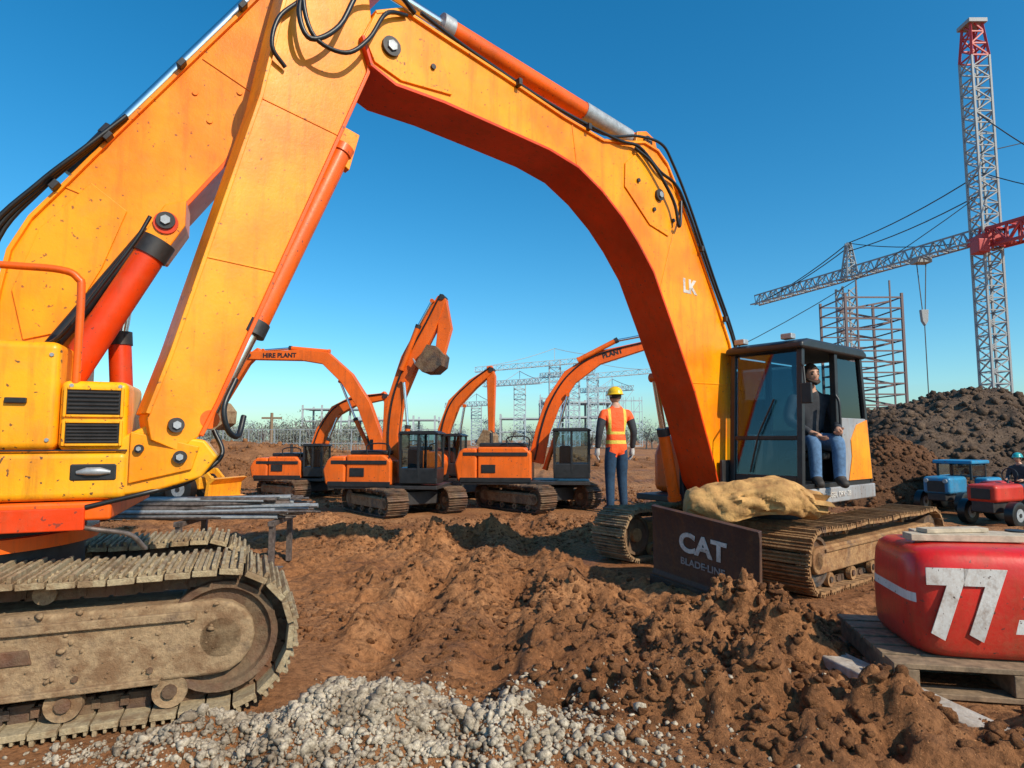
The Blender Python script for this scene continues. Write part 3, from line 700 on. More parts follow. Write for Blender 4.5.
strip('boom_top_flange',U,.022,YF-.02,YN+.02,M_YEL,Rr); strip('boom_bottom_flange',Lw[:-1],.022,YF-.02,YN+.02,M_RED,Rr)  # underside shade is painted into the darker red bottom flange
bx('boom_foot_a',.7,1.15,-.28,-.235,.60,1.02,M_DRK,Rr,.01); bx('boom_foot_b',.7,1.15,.155,.19,.60,1.02,M_DRK,Rr,.01)
prism('elbow_plate',[(1.62,3.20),(1.80,3.56),(1.95,3.64),(2.15,3.62),(2.35,3.45),(2.36,3.25),(2.05,3.00),(1.8,2.95)],.131,.143,M_YEL,Rr,.004)
prism('elbow_lug_a',[(1.84,3.55),(1.90,3.80),(2.02,3.84),(2.14,3.80),(2.2,3.55)],.07,.10,M_YEL,Rr,.006)
prism('elbow_lug_b',[(1.84,3.55),(1.90,3.80),(2.02,3.84),(2.14,3.80),(2.2,3.55)],-.10,-.07,M_YEL,Rr,.006)
prism('tip_plate',[(4.05,3.42),(4.15,3.70),(4.40,3.80),(4.6,3.74),(4.67,3.56),(4.60,3.43),(4.42,3.38)],.131,.145,M_YEL,Rr,.004)
for x,z,r in ((2.02,3.74,.05),(1.93,3.28,.05),(4.50,3.56,.06)): pin('pin',x,z,.145 if z<3.7 else .10,r,Rr,1)
for k,(x,z) in enumerate(((1.74,3.10),(2.0,3.14),(2.2,3.34),(4.2,3.55))): cyl('bolt_%d'%k,(x,.14,z),(x,.16,z),.018,M_DRK,Rr,8)
for k,(a,b) in enumerate((((2.95,3.60),(2.90,3.28)),((1.60,3.30),(1.92,2.46)),((.82,1.72),(1.50,1.70)))): strip('weld_seam_%d'%k,[a,b],.012,.126,.135,M_YEL,Rr,.003)
hcyl('stick_cylinder',(2.02,0,3.76),(3.98,0,3.97),(4.70,0,4.06),.068,.038,Rr,M_ORG,M_GALV)
cyl('stick_cylinder_collar',(2.15,0,3.775),(2.70,0,3.833),.074,M_GALV,Rr,24)
hose('boom_hose_a',[(.70,.05,1.1),(.72,.16,1.6),(.86,.165,2.1),(1.2,.165,2.66),(1.55,.165,3.24),(1.72,.17,3.42),(1.95,.175,3.48),(2.2,.165,3.62),(2.5,.165,3.60),(3.2,.12,3.68),(3.9,.12,3.80),(4.3,.16,3.86)],.013,Rr)
hose('boom_hose_b',[(.66,.03,1.1),(.69,.14,1.6),(.82,.15,2.13),(1.15,.15,2.70),(1.50,.15,3.30),(1.74,.155,3.62),(1.9,.16,3.74),(2.2,.15,3.72),(2.6,.13,3.62),(3.2,.10,3.70),(3.9,.10,3.82)],.012,Rr)
hose('elbow_hose',[(2.25,.16,3.60),(2.05,.19,3.50),(1.80,.2,3.25),(1.72,.19,3.05),(1.66,.17,3.12),(1.62,.15,3.30)],.014,Rr)
for k,(x,z) in enumerate(((1.0,2.32),(1.35,2.92),(2.8,3.6),(3.5,3.7))): box('hose_clamp_%d'%(k+1),(x,.155,z),(.03,.06,.05),M_DRK,Rr,.004)
text('boom_mark','LK',.17,(1.50,.132,2.55),(-1,0,.0),(0,0,1),M_WHT,Rr,off=.04)
hcyl('lift_cylinder_l',(1.20,-.30,.66),(1.34,-.30,1.25),(1.46,-.30,1.78),.055,.03,Rr,M_ORG)
cyl('lift_cross_pin',(1.46,-.345,1.78),(1.46,-.19,1.78),.03,M_DRK,Rr)
S1=[(5.235,3.01),(5.15,3.49),(5.08,3.85),(5.02,4.10),(4.88,4.24),(4.74,4.18),(4.64,3.95),(4.60,3.65),(4.63,3.36)]
S2=[(5.01,2.37),(5.39,1.38),(5.46,1.22),(5.56,1.15),(5.67,1.20),(5.69,1.30),(5.60,1.62)]
prism('stick_web',S1+S2,-.105,.105,M_YEL,Rr,.006)
strip('stick_flange_out',[(5.02,4.10),(5.08,3.85),(5.15,3.49),(5.235,3.01),(5.60,1.62),(5.69,1.32)],.02,-.125,.125,M_YEL,Rr)
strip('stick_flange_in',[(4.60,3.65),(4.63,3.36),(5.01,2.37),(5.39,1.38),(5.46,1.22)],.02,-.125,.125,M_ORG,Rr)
pin('stick_pin',4.80,3.95,.107,.06,Rr,1); pin('stick_pin',5.57,1.27,.107,.035,Rr,1)
for k,(a,b) in enumerate((((5.23,3.0),(4.80,2.93)),((5.47,2.1),(5.12,2.08)))): strip('stick_seam_%d'%k,[a,b],.010,.10,.110,M_YEL,Rr,.003)
hcyl('bucket_cylinder',(4.76,.06,2.86),(5.20,.06,1.80),(5.42,.06,1.30),.058,.034,Rr,M_ORG,M_DRK)
prism('bucket_cylinder_lug',[(4.66,2.98),(4.72,2.75),(4.86,2.84),(4.84,3.02)],.03,.09,M_YEL,Rr,.005)
hose('loop_hose_a',[(4.35,.17,3.83),(4.50,.20,3.88),(4.72,.22,3.80),(4.86,.22,3.50),(5.02,.22,3.36),(5.08,.2,3.50),(5.02,.16,3.75),(4.96,.13,3.98)],.015,Rr)
hose('loop_hose_b',[(4.40,.16,3.80),(4.56,.20,3.72),(4.68,.22,3.50),(4.82,.22,3.36),(5.0,.22,3.38),(5.06,.2,3.6),(4.98,.15,3.85),(4.92,.13,4.05)],.013,Rr)
hose('loop_hose_c',[(5.06,.14,3.6),(5.17,.15,3.45),(5.2,.15,3.28),(5.12,.13,3.2)],.012,Rr)
hose('knee_hose',[(5.32,.15,1.5),(5.38,.19,1.36),(5.36,.19,1.25),(5.30,.15,1.22),(5.26,.1,1.32)],.014,Rr)
tilt=Matrix.Rotation(math.radians(-7),4,'X')
save=XF; XF=Matrix.Translation((1.93,.52,-.03))@tilt@Matrix.Rotation(math.radians(9),4,'Y')
prism('dozer_blade',[(.0,.0),(.035,.0),(.03,.10),(.012,.13),(.012,.60),(.03,.66),(-.02,.66),(-.03,.1)],-.50,.44,M_BLADE,Rr,.006)
prism('cutting_edge',[(.034,.0),(.048,.0),(.046,.085),(.034,.085)],-.51,.45,M_WHL,Rr,.003)
text('blade_text','CAT',.21,(.016,-.03,.42),(0,1,0),(0,0,1),M_WHT,Rr,off=.035); text('blade_text_small','BLADE·LINE',.075,(.016,-.03,.27),(0,1,0),(0,0,1),M_GRY,Rr)
XF=save
for y in (.28,.72): rings('blade_arm',[(1.92,y,.22),(1.6,y,.24),(1.0,y*.7,.3),(.6,y*.6,.3)],.045,M_MUDB,Rr,10)
n=500; px=RS.uniform(-1.2,1.35,n); stones('mud_lumps_top',np.stack([px,RS.uniform(.70,1.08,n),.50+0*px],1),.004+.014*RS.rand(n)**3,M_MUDB,Rr,1)

def sack():
    e=root('sack',(1.92,5.22,.725),math.radians(-6))
    n,m=96,52; vs=[];fs=[]
    for i in range(m+1):
        ph=math.pi*i/m
        for j in range(n):
            th=2*math.pi*j/n
            cx,sx=math.cos(th),math.sin(th)
            x=math.cos(ph); rr=max(0.0,math.sin(ph))**.45
            y=rr*math.copysign(abs(cx)**.8,cx); z=rr*math.copysign(abs(sx)**.85,sx)
            px,py,pz=x*.52,y*.24,z*.165
            f=float(fbm(np.array([px*5+3.]),np.array([py*5+pz*7+9.]),4,120)[0])-.5
            g=float(fbm(np.array([px*16+pz*9]),np.array([py*16.+40]),3,125)[0])-.5
            rg=abs(float(fbm(np.array([px*7+pz*11]),np.array([py*7.+4]),2,130)[0])-.5)
            k=1+.5*f+.22*g-.6*max(0,.10-rg)*2
            sag=-.06*abs(x)**2+.03*math.sin(px*7)
            vs.append((px*(1+.12*f),py*k,max(-.12,pz*k)+sag))
    for i in range(m):
        for j in range(n): fs.append((i*n+j,i*n+(j+1)%n,(i+1)*n+(j+1)%n,(i+1)*n+j))
    mk('sack_body',vs,fs,M_SACK,e,ang=50)
    vs=[];fs=[]
    for i in range(24):
        a=2*math.pi*i/24; r=.09+.02*math.sin(i*2.3)
        vs.append((.42,math.cos(a)*r*1.4,math.sin(a)*r-.02)); vs.append((.56+.03*math.sin(i*1.7),math.cos(a)*r*1.9,math.sin(a)*r*.9-.03+.02*math.sin(i*3.1)))
    for i in range(24): k=(i+1)%24; fs.append((2*i,2*k,2*k+1,2*i+1))
    mk('sack_mouth',vs,fs,M_SACK,e,ang=70)
sack()

# ------------------------------------------------------------------ BACKGROUND EXCAVATORS
def far_exc(X0,Y0,und,house,trk,body,cab,boom,stick,bk=None,flip=1,cyls=(),bmat=None):
    global XF
    e=root('tracked_excavator',(X0,Y0,0),house)
    tl,th,tw=trk; rel=Matrix.Rotation(und-house,4,'Z')
    XF=rel
    track('track_a',-tl/2,tl/2,th,-.72,-.36,e,.10,.02,.02,rollers=4,near=-1,mshoe=M_WHL,mframe=M_MUD)
    track('track_b',-tl/2,tl/2,th,.36,.72,e,.10,.02,.02,rollers=3,near=1,mshoe=M_WHL,mframe=M_MUD)
    bx('carbody',-tl*.3,tl*.3,-.38,.38,th*.35,th*.85,M_DRK,e,.02)
    XF=Matrix.Identity(4)
    cyl('slew_ring',(0,0,th*.8),(0,0,th+.05),.38,M_DRK,e)
    b0,b1,bz0,bz1=body
    bx('deck',b0*.95,cab[1],-.55,.55,bz0-.06,bz0,M_DRK,e,.01)
    prism('counterweight',[(b0,bz0),(b0-.05,bz0+(bz1-bz0)*.5),(b0+.03,bz1-.08),(b0+.10,bz1-.02),(b0+.34,bz1-.02),(b0+.34,bz0)],-.56,.56,M_BGO,e,.04)
    prism('engine_house',[(b0+.35,bz0),(b0+.35,bz1),(b1-.12,bz1),(b1,bz1-.10),(b1,bz0)],-.55,.55,M_BGO,e,.03)
    bx('cowl_vent',b0+.42,b0+.66,-.562,-.545,bz0+.14,bz0+.28,M_BLK,e,.005); bx('body_stripe',b0+.1,b1-.06,-.566,-.545,bz1-.15,bz1-.09,M_BLK,e,.003)
    bx('lower_skirt',b0+.05,b1,-.57,-.55,bz0-.02,bz0+.06,M_BLK,e,.004)
    bx('engine_lid',b0+.36,b1-.1,-.40,.45,bz1,bz1+.07,M_BLK,e,.02); cyl('exhaust',(b0+.5,.2,bz1),(b0+.5,.2,bz1+.25),.03,M_DRK,e,10)
    rings('hand_rail',catmull([(b1-.05,-.5,bz1-.1),(b1-.05,-.5,bz1+.16),(b1-.4,-.5,bz1+.16),(b1-.4,-.5,bz1-.02)],4),.012,M_BLK,e,6)
    c0,c1,cz0,cz1=cab; y0,y1=-.56,-.10
    bx('cab_lower',c0,c1,y0,y1,cz0,cz0+(cz1-cz0)*.30,M_BLK,e,.02)
    bx('cab_inside_seat',c0+.1,c0+.3,y0+.1,y1-.1,cz0+.2,cz0+.55,M_BLK,e,.03)
    bx('cab_glazing',c0+.025,c1-.025,y0+.02,y1-.02,cz0+(cz1-cz0)*.30,cz1-.05,M_GLS,e,.01)
    prism('cab_roof',[(c0-.02,cz1-.05),(c0,cz1),(c1-.06,cz1+.01),(c1+.03,cz1-.03),(c1+.03,cz1-.05)],y0-.02,y1+.02,M_BLK,e,.015)
    for x in (c0+.015,(c0+c1)/2,c1-.015):
        for y in (y0+.015,y1-.015): bx('pillar',x-.018,x+.018,y-.018,y+.018,cz0+.1,cz1-.04,M_BLK,e,.004)
    beam2d('boom',boom,-.10,.10,bmat or M_BGO,e); beam2d('stick',stick,-.075,.075,bmat or M_BGO,e)
    for p in (boom[-1],stick[-1]): cyl('joint_pin',(p[0],-.12,p[1]),(p[0],.12,p[1]),.05,M_DRK,e,12)
    nb=[(p[0]-.02,-.115,p[1]+.05) for p in boom]; hose('boom_hose',nb,.014,e)
    if bk: bucket('bucket',(bk[0],bk[1]),bk[2],bk[3],.5,e,bk[4] if len(bk)>4 else M_MUD)
    for i,(a,m,b) in enumerate(cyls): hcyl('cylinder_%d'%(i+1),(a[0],-.13,a[1]),(m[0],-.13,m[1]),(b[0],-.13,b[1]),.045,.025,e,M_BGO)
    return e
r=math.radians
A=far_exc(-1.83,10.9,r(-52),r(-8),(1.75,.44,.36),(-1.15,-.05,.47,.96),(.10,.72,.50,1.34),
  [(-.20,.80,.30),(-.22,1.30,.26),(-.14,1.9,.26),(.10,2.55,.32),(.42,3.15,.30),(.66,3.62,.16)],[(.66,3.60,.12),(.70,3.1,.24),(.60,2.55,.14)],
  (.42,2.72,.62,-.35,M_WHL),cyls=[((.02,.62),(.10,1.4),(.02,2.2)),((-.02,2.4),(.25,3.1),(.5,3.55))])
A=far_exc(-2.2,12.9,r(-50),r(176),(1.7,.44,.36),(-.9,.1,.5,1.0),(.2,.75,.5,1.3),
  [(.40,.9,.26),(.78,1.9,.27),(1.15,2.45,.28),(1.6,2.86,.26),(2.1,2.93,.22),(3.2,2.93,.16)],[(3.0,3.05,.12),(3.3,2.8,.19),(4.0,1.55,.12)],(4.0,1.5,.8,3.0),cyls=[((.6,.8),(1.0,1.6),(1.35,2.4)),((1.6,3.02),(2.4,3.10),(3.0,3.06))])
text('boom_lettering','HIRE PLANT',.13,(2.55,.104,2.92),(-1,0,0),(0,0,1),M_BLK,A,off=.03)
far_exc(-4.35,13.7,r(-40),r(-6),(1.5,.40,.36),(-.95,.1,.42,.86),(.15,.55,.45,1.12),
  [(.12,.8,.22),(.32,1.4,.22),(.62,1.82,.24),(1.0,2.02,.22),(1.7,2.12,.14)],[(1.62,2.2,.11),(1.75,2.0,.16),(1.7,1.2,.10)],(1.6,1.2,.6,-.6),cyls=[((.3,.7),(.5,1.2),(.7,1.7))])
far_exc(-1.15,13.3,r(-45),r(-10),(1.3,.42,.36),(-.6,.0,.45,.95),(-.25,.25,.5,1.32),
  [(-.3,.8,.25),(-.26,1.4,.24),(-.05,1.95,.25),(.35,2.35,.22),(.75,2.64,.13)],[(.70,2.72,.11),(.74,2.5,.18),(.74,1.35,.11)],(.6,1.35,.5,-.3),cyls=[((0,.8),(.1,1.3),(.2,1.9))])
A=far_exc(.45,11.5,r(-50),r(-5),(1.8,.46,.36),(-1.35,-.08,.50,1.08),(.30,.92,.55,1.40),
  [(-.02,.8,.28),(.10,1.35,.26),(.28,1.85,.28),(.60,2.32,.29),(1.1,2.66,.24),(2.02,2.90,.14)],[(1.95,3.02,.12),(2.08,2.80,.20),(2.40,1.80,.18),(2.72,.72,.12)],(2.65,.70,.6,-.5,M_MUDB),cyls=[((.15,.7),(.35,1.3),(.55,2.0)),((.75,2.62),(1.4,2.95),(1.95,3.05))],bmat=M_ORG)
text('boom_lettering','PLANT',.12,(1.35,-.104,2.73),(1,0,.27),(-.27,0,1),M_BLK,A,off=.03)

# ------------------------------------------------------------------ WORKER
human('construction_worker',stand_pose(),{'top':M_VEST,'arm':M_JACK,'leg':M_NAVY,'boot':M_BOOT,'neck':M_SKIN},
      Matrix.Translation((1.75,10.8,-.005))@Matrix.Rotation(r(12),4,'Z')@Matrix.Scale(1.17,4),None,helm=M_HELM,look=.3,gloves=M_WHT)

# ------------------------------------------------------------------ TANK ON PALLET
P=root('wooden_pallet',(2.36,3.42,0),r(-11))
for k in range(6): bx('top_board_%d'%(k+1),-.50,.62,-.42+k*.15,-.42+k*.15+.12,.135,.16,M_WOOD,P,.004)
for k,x in enumerate((-.48,.0,.52)): bx('bearer_%d'%(k+1),x,x+.09,-.42,.45,.035,.133,M_WOOD,P,.004)
for k in range(3): bx('bottom_board_%d'%(k+1),-.50,.62,-.42+k*.37,-.42+k*.37+.11,.008,.033,M_WOOD,P,.004)
K=root('red_fuel_tank',(2.37,3.42,.162),r(-11))
def tank():
    vs=[];fs=[]; prof=[(.0,.88),(.012,.94),(.045,.985),(.11,1.0),(.22,1.01),(.36,1.0),(.43,.98),(.475,.94),(.50,.86),(.512,.6),(.516,0)]
    n=80
    for z,s in prof:
        for j in range(n):
            a=2*math.pi*j/n; c,q=math.cos(a),math.sin(a); ex=.33
            d=.004*math.sin(a*3+z*9)
            vs.append((math.copysign(abs(c)**ex,c)*(.43*s+d)+.06,math.copysign(abs(q)**ex,q)*(.33*s),z))
    for i in range(len(prof)-1):
        for j in range(n): fs.append((i*n+j,i*n+(j+1)%n,(i+1)*n+(j+1)%n,(i+1)*n+j))
    fs.append(tuple(range(n)))
    mk('tank_shell',vs,fs,M_TRED,K,ang=60)
tank()
text('number','77',.42,(-.155,-.337,.245),(1,0,0),(0,0,1),M_WHT,K,.003,.78,.05)
cyl('filler_neck',(.3,.1,.51),(.3,.1,.56),.05,M_BLK,K,16)
box('timber_offcut',(-.02,-.05,.537),(.55,.10,.035),M_WOODL,K,.004,rot=(0,0,.06)); box('timber_offcut_b',(.1,.08,.537),(.62,.09,.03),M_WOODL,K,.004,rot=(0,0,-.08)); box('timber_offcut_c',(-.05,.0,.567),(.35,.08,.022),M_WOODL,K,.003,rot=(0,0,.3))
S=root('concrete_kerb',(0,0,0))
box('beam',(1.82,3.03,.030),(.16,1.05,.07),M_CONC,S,.012,rot=(r(1),0,r(14)))

# ------------------------------------------------------------------ PIPE STACK
Q=root('rebar_bundle',(-3.1,6.3,0),r(3))
for k in range(60):
    lay=k//12; y=RS.uniform(-.25,.25)*(1-.12*lay); z=.475+.038*lay+RS.uniform(0,.012); x0=-1.6+RS.uniform(-.3,.3); x1=1.0+RS.uniform(-.35,.22)
    t=.011+.010*(k%4==0)
    rings('bar_%d'%(k+1),[(x0,y,z+RS.uniform(-.01,.02)),(-.6,y,z),(0,y+RS.uniform(-.03,.03),z-.004),(x1,y+RS.uniform(-.07,.07),z+RS.uniform(-.02,.02))],t,M_RUST if k%3 else M_GALV,Q,7)
for k,x in enumerate((-1.2,.0,.85)):
    bx('trestle_beam_%d'%(k+1),x-.03,x+.03,-.33,.33,.40,.445,M_RUST,Q,.004)
    for y in (-.28,.28): bx('trestle_leg',x-.025,x+.025,y-.025,y+.025,-.02,.40,M_RUST,Q,.003)
    bx('trestle_foot',x-.12,x+.12,-.31,-.25,.0,.03,M_RUST,Q,.003)
Q2=root('timber_stack',(-5.0,9.6,0),r(4))
for k in range(14): box('plank_%d'%(k+1),(RS.uniform(-.1,.1),RS.uniform(-.3,.3),.08+.05*(k//3)),(2.4,.18,.04),M_WOODL if k%3 else M_GALV,Q2,.003,rot=(0,0,RS.uniform(-.04,.04)))

# ------------------------------------------------------------------ SMALL VEHICLES
def wheel(n,x,y,rad,w,e):
    lathe(n+'_tyre',x,rad,[(y-w*.42,rad*.55),(y-w*.5,rad*.8),(y-w*.42,rad),(y+w*.42,rad),(y+w*.5,rad*.8),(y+w*.42,rad*.55)],M_RUB,e,24)
    cyl(n+'_rim',(x,y-w*.46,rad),(x,y+w*.46,rad),rad*.5,M_GALV,e,16)
    cyl(n+'_hub',(x,y-w*.52,rad),(x,y+w*.52,rad),rad*.16,M_DRK,e,10)
V=root('blue_tractor',(7.45,10.85,.0),r(212),1.08)
bx('hood',.05,.62,-.19,.19,.30,.56,M_BLUE,V,.05,3); bx('chassis',-.5,.62,-.13,.13,.2,.32,M_DRK,V,.02); bx('fender_l',-.55,-.05,.22,.42,.42,.54,M_BLUE,V,.04); bx('fender_r',-.55,-.05,-.42,-.22,.42,.54,M_BLUE,V,.04)
bx('cab_glass',-.45,.04,-.24,.24,.54,.74,M_GLS,V,.02); bx('cab_roof',-.5,.1,-.28,.28,.742,.80,M_BLUE,V,.02)
for x in (-.44,.03):
    for y in (-.23,.23): bx('pillar',x-.015,x+.015,y-.015,y+.015,.5,.75,M_BLK,V,.003)
for y in (-.33,.33): wheel('rear_wheel',-.3,y,.26,.16,V); wheel('front_wheel',.45,y*.85,.17,.11,V)
bx('grille',.612,.63,-.12,.12,.34,.5,M_BLK,V,.004)
for y in (-.13,.13): cyl('lamp',(.61,y,.5),(.64,y,.5),.03,M_GALV,V,12)
V=root('red_tractor',(7.15,9.30,0),r(205),1.12)
bx('hood',.0,.62,-.18,.18,.30,.52,M_VRED,V,.05,3); bx('chassis',-.5,.6,-.13,.13,.17,.32,M_DRK,V,.02); bx('fender_l',-.55,-.08,.20,.42,.44,.52,M_VRED,V,.04); bx('fender_r',-.55,-.08,-.42,-.20,.44,.52,M_VRED,V,.04)
bx('seat',-.42,-.15,-.13,.13,.36,.44,M_BLK,V,.02); bx('seat_back',-.46,-.40,-.13,.13,.44,.62,M_BLK,V,.02)
rings('steering_column',[(.05,0,.48),(-.03,0,.62)],.012,M_BLK,V,8); rings('steering_wheel',[(-.03,.09*math.cos(a),.62+.09*math.sin(a)) for a in np.linspace(0,6.28,16)],.008,M_BLK,V,6)
for y in (-.32,.32): wheel('rear_wheel',-.3,y,.25,.16,V); wheel('front_wheel',.42,y*.85,.16,.11,V)
bx('grille',.612,.63,-.11,.11,.34,.47,M_BLK,V,.004)
human('tractor_driver',sit_pose(),{'top':M_JACK,'arm':M_JACK,'leg':M_NAVY,'boot':M_BOOT,'neck':M_SKIN},Matrix.Translation((-.27,0,.42))@Matrix.Rotation(r(-90),4,'Z')@Matrix.Scale(.52,4),V,helm=M_HELT)
V=root('wheel_loader',(-6.6,12.6,0),r(-12))
bx('engine_hood',-.95,-.15,-.30,.30,.34,.74,M_AMB,V,.05,3); bx('front_frame',.0,.75,-.22,.22,.26,.5,M_AMB,V,.03); bx('cab_base',-.2,.3,-.27,.27,.5,.72,M_AMB,V,.02); bx('cab_glass',-.18,.28,-.25,.25,.72,1.12,M_GLS,V,.01); bx('cab_roof',-.23,.33,-.29,.29,1.12,1.18,M_AMB,V,.02)
for x in (-.17,.27):
    for y in (-.24,.24): bx('pillar',x-.015,x+.015,y-.015,y+.015,.7,1.13,M_BLK,V,.003)
for y in (-.40,.40): wheel('rear_wheel',-.62,y,.28,.2,V); wheel('front_wheel',.5,y,.28,.2,V)
for y in (-.17,.17): beam2d('lift_arm',[(.2,.62,.10),(.8,.60,.12),(1.1,.30,.09)],y-.03,y+.03,M_AMB,V,.01)
prism('loader_bucket',[(1.05,.12),(1.1,.42),(1.2,.50),(1.28,.48),(1.16,.38),(1.14,.14),(1.5,.08),(1.5,.04),(1.1,.04)],-.48,.48,M_AMB,V,.006)

# ------------------------------------------------------------------ CRANES
def bars(name,segs,mat,parent):
    vs=[];fs=[]
    for a,b,t in segs:
        a,b=Vector(a),Vector(b); d=(b-a); l=d.length
        if l<1e-4: continue
        R=d.to_track_quat('Z','Y').to_matrix(); k=len(vs); vs.extend(boxv((a+b)/2,(t,t,l),R)); fs.extend([tuple(q+k for q in f) for f in BOXF])
    return mk(name,vs,fs,mat,parent,0,False)
def lattice(name,p0,p1,w,n,t,mat,parent,tri=False,w1=None):
    p0,p1=Vector(p0),Vector(p1); d=(p1-p0).normalized(); up=Vector((0,0,1)) if abs(d.z)<.9 else Vector((1,0,0))
    s=d.cross(up).normalized(); u=s.cross(d).normalized()
    if tri: cor=[s*-.5,s*.5,u*.9]
    else: cor=[s*-.5+u*-.5,s*.5+u*-.5,s*.5+u*.5,s*-.5+u*.5]
    segs=[];k=len(cor)
    W=lambda i:w+( (w1 if w1 else w)-w)*i/n
    pt=lambda i,c:p0+(p1-p0)*(i/n)+cor[c]*W(i)
    for c in range(k): segs.append((pt(0,c),pt(n,c),t))
    for i in range(n):
        for c in range(k):
            c2=(c+1)%k; a,b=(c,c2) if (i%2==0) else (c2,c)
            segs.append((pt(i,a),pt(i+1,b),t*.6)); segs.append((pt(i,c),pt(i,c2),t*.6))
    return bars(name,segs,mat,parent)
def cables(name,L_,mat,parent,t=.06):
    sg=[]
    for a,b in L_:
        a,b=Vector(a),Vector(b); sagd=.03*(b-a).length; pr=a
        for i in range(1,9):
            q=i/8; p=a.lerp(b,q)-Vector((0,0,sagd*4*q*(1-q))); sg.append((pr,p,t)); pr=p
    return bars(name,sg,mat,parent)
CR=root('tower_crane')
mx,my=45.5,60
lattice('mast',(mx,my,-.5),(mx,my,20.3),1.7,18,.18,M_CRG,CR); lattice('mast_upper',(mx,my,20.3),(mx,my,38.5),1.7,16,.18,M_CRG,CR); lattice('mast_top',(mx,my,38.5),(mx,my,42.3),1.7,3,.22,M_CRR,CR,w1=1.1)
bx('mast_head',mx-.9,mx+.9,my-.9,my+.9,41.9,42.3,M_CRG,CR,.02)
jt=(34.5,89.6,20.3); jd=Vector((34.5-mx,89.6-my,0)).normalized()
lattice('jib',(mx,my,20.3),jt,1.5,30,.15,M_CRG,CR,tri=True)
e1=Vector((mx,my,20.3))-jd*11; lattice('counter_jib',(mx,my,20.3),e1,1.7,9,.26,M_CRR,CR)
box('counterweight',e1+Vector((0,0,-1.2)),(1.6,2.2,2.4),M_CONC,CR,.05); box('slewing_unit',(mx,my,20.3),(2.2,2.2,.8),M_CRR,CR,.1); box('crane_cab',(mx-1.5,my-1.2,19.3),(1.1,1.2,1.3),M_CRR,CR,.1)
pk=Vector((40.1,74.6,24.6))
lattice('jib_a_frame',(40.1,74.6,20.4),pk,1.4,5,.16,M_CRG,CR,w1=.4)
cables('pendants',[(pk,jt),(pk,(mx,my,27)),(pk,Vector((mx,my,20.8))-jd*-3),((mx,my,27),e1),((mx,my,33),e1),(pk+Vector((0,0,-1)),(mx,my,25)),(pk+Vector((0,0,-.5)),Vector(jt)+Vector((.4,-2,.2)))],M_CAB,CR,.09)
cables('long_ropes',[((mx,my,25),(25.5,74,11.6)),((mx,my,29),(72,52,36))],M_CAB,CR,.07)
hk=Vector((43.2,66.2,0))
bars('hoist_rope',[(hk+Vector((-.5,0,20)),hk+Vector((-.1,0,14)),.07),(hk+Vector((.5,0,20)),hk+Vector((.1,0,14)),.07),(hk+Vector((0,0,14)),hk+Vector((0,0,5)),.07)],M_CAB,CR)
box('trolley',hk+Vector((0,0,20)),(1.6,1.2,.5),M_CRG,CR,.05); prism('hook_block',[(-.4,14.8),(.4,14.8),(.3,13.6),(0,13.1),(-.3,13.6)],-.2,.2,M_CRG,CR,.05).location=(hk.x,hk.y,0)
C2=root('steel_mast'); lattice('mast',(40.1,75.6,-.5),(40.1,75.6,19.4),1.6,16,.18,M_CRG,C2)
SC=root('scaffold_tower')
seg=[];x0,x1,y0,y1=25.9,30.3,49,53
for x in (x0,x1):
    for y in (y0,y1): seg.append(((x,y,-.3),(x,y,12.6),.17))
for k in range(15):
    z=.5+k*.84
    seg+=[((x0,y0,z),(x1,y0,z),.11),((x0,y1,z),(x1,y1,z),.09),((x0,y0,z),(x0,y1,z),.09),((x1,y0,z),(x1,y1,z),.09)]
    if k<14:
        a,b=((x0,x1) if k%2 else (x1,x0)); seg+=[((a,y0+1.2,z),(b,y0+1.2,z+.84),.13)]
for x in (x0+.9,x1-.9): seg.append(((x,y0,-.3),(x,y0,13.6),.1))
bars('frame',seg,M_SCR,SC)
for i,(x,zt_) in enumerate(((1.5,12.0),(8.6,17.0),(12.8,14.5),(17.2,15.2),(22,12),(-8,9))):
    T_=root('distant_tower_crane'); Y=124+i*4; big=i in (1,3)
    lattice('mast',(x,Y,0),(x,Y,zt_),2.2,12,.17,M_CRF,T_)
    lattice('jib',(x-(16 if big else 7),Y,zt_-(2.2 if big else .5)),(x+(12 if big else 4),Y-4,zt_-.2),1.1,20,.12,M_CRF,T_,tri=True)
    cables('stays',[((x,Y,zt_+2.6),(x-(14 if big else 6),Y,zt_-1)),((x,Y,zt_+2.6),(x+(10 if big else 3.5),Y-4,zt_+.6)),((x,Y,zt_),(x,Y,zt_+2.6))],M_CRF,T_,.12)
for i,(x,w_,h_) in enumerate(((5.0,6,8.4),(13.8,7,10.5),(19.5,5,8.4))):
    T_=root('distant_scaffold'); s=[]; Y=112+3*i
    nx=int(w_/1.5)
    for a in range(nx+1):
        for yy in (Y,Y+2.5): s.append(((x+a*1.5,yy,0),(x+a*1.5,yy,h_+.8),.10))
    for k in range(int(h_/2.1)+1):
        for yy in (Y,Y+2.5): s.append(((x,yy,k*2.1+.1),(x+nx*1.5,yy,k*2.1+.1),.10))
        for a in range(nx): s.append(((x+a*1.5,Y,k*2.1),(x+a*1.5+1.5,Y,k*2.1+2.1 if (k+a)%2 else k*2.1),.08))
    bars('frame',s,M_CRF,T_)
def frame_building(x,y,w,d,floors,fh,mat):
    e=root('unfinished_concrete_building'); s=[]
    for f in range(floors+1):
        if f: bx('slab_%d'%f,x-w/2,x+w/2,y,y+d,f*fh-.3,f*fh,mat,e,0)
    n=max(2,int(w/5))
    for i in range(n+1):
        for yy in (y+.3,y+d-.3): s.append(((x-w/2+.3+(w-.6)*i/n,yy,0),(x-w/2+.3+(w-.6)*i/n,yy,floors*fh+.9),.45))
    bars('columns',s,mat,e)
M_BHZ=simple('hazy_concrete',(.42,.47,.50),.9,var=.1)
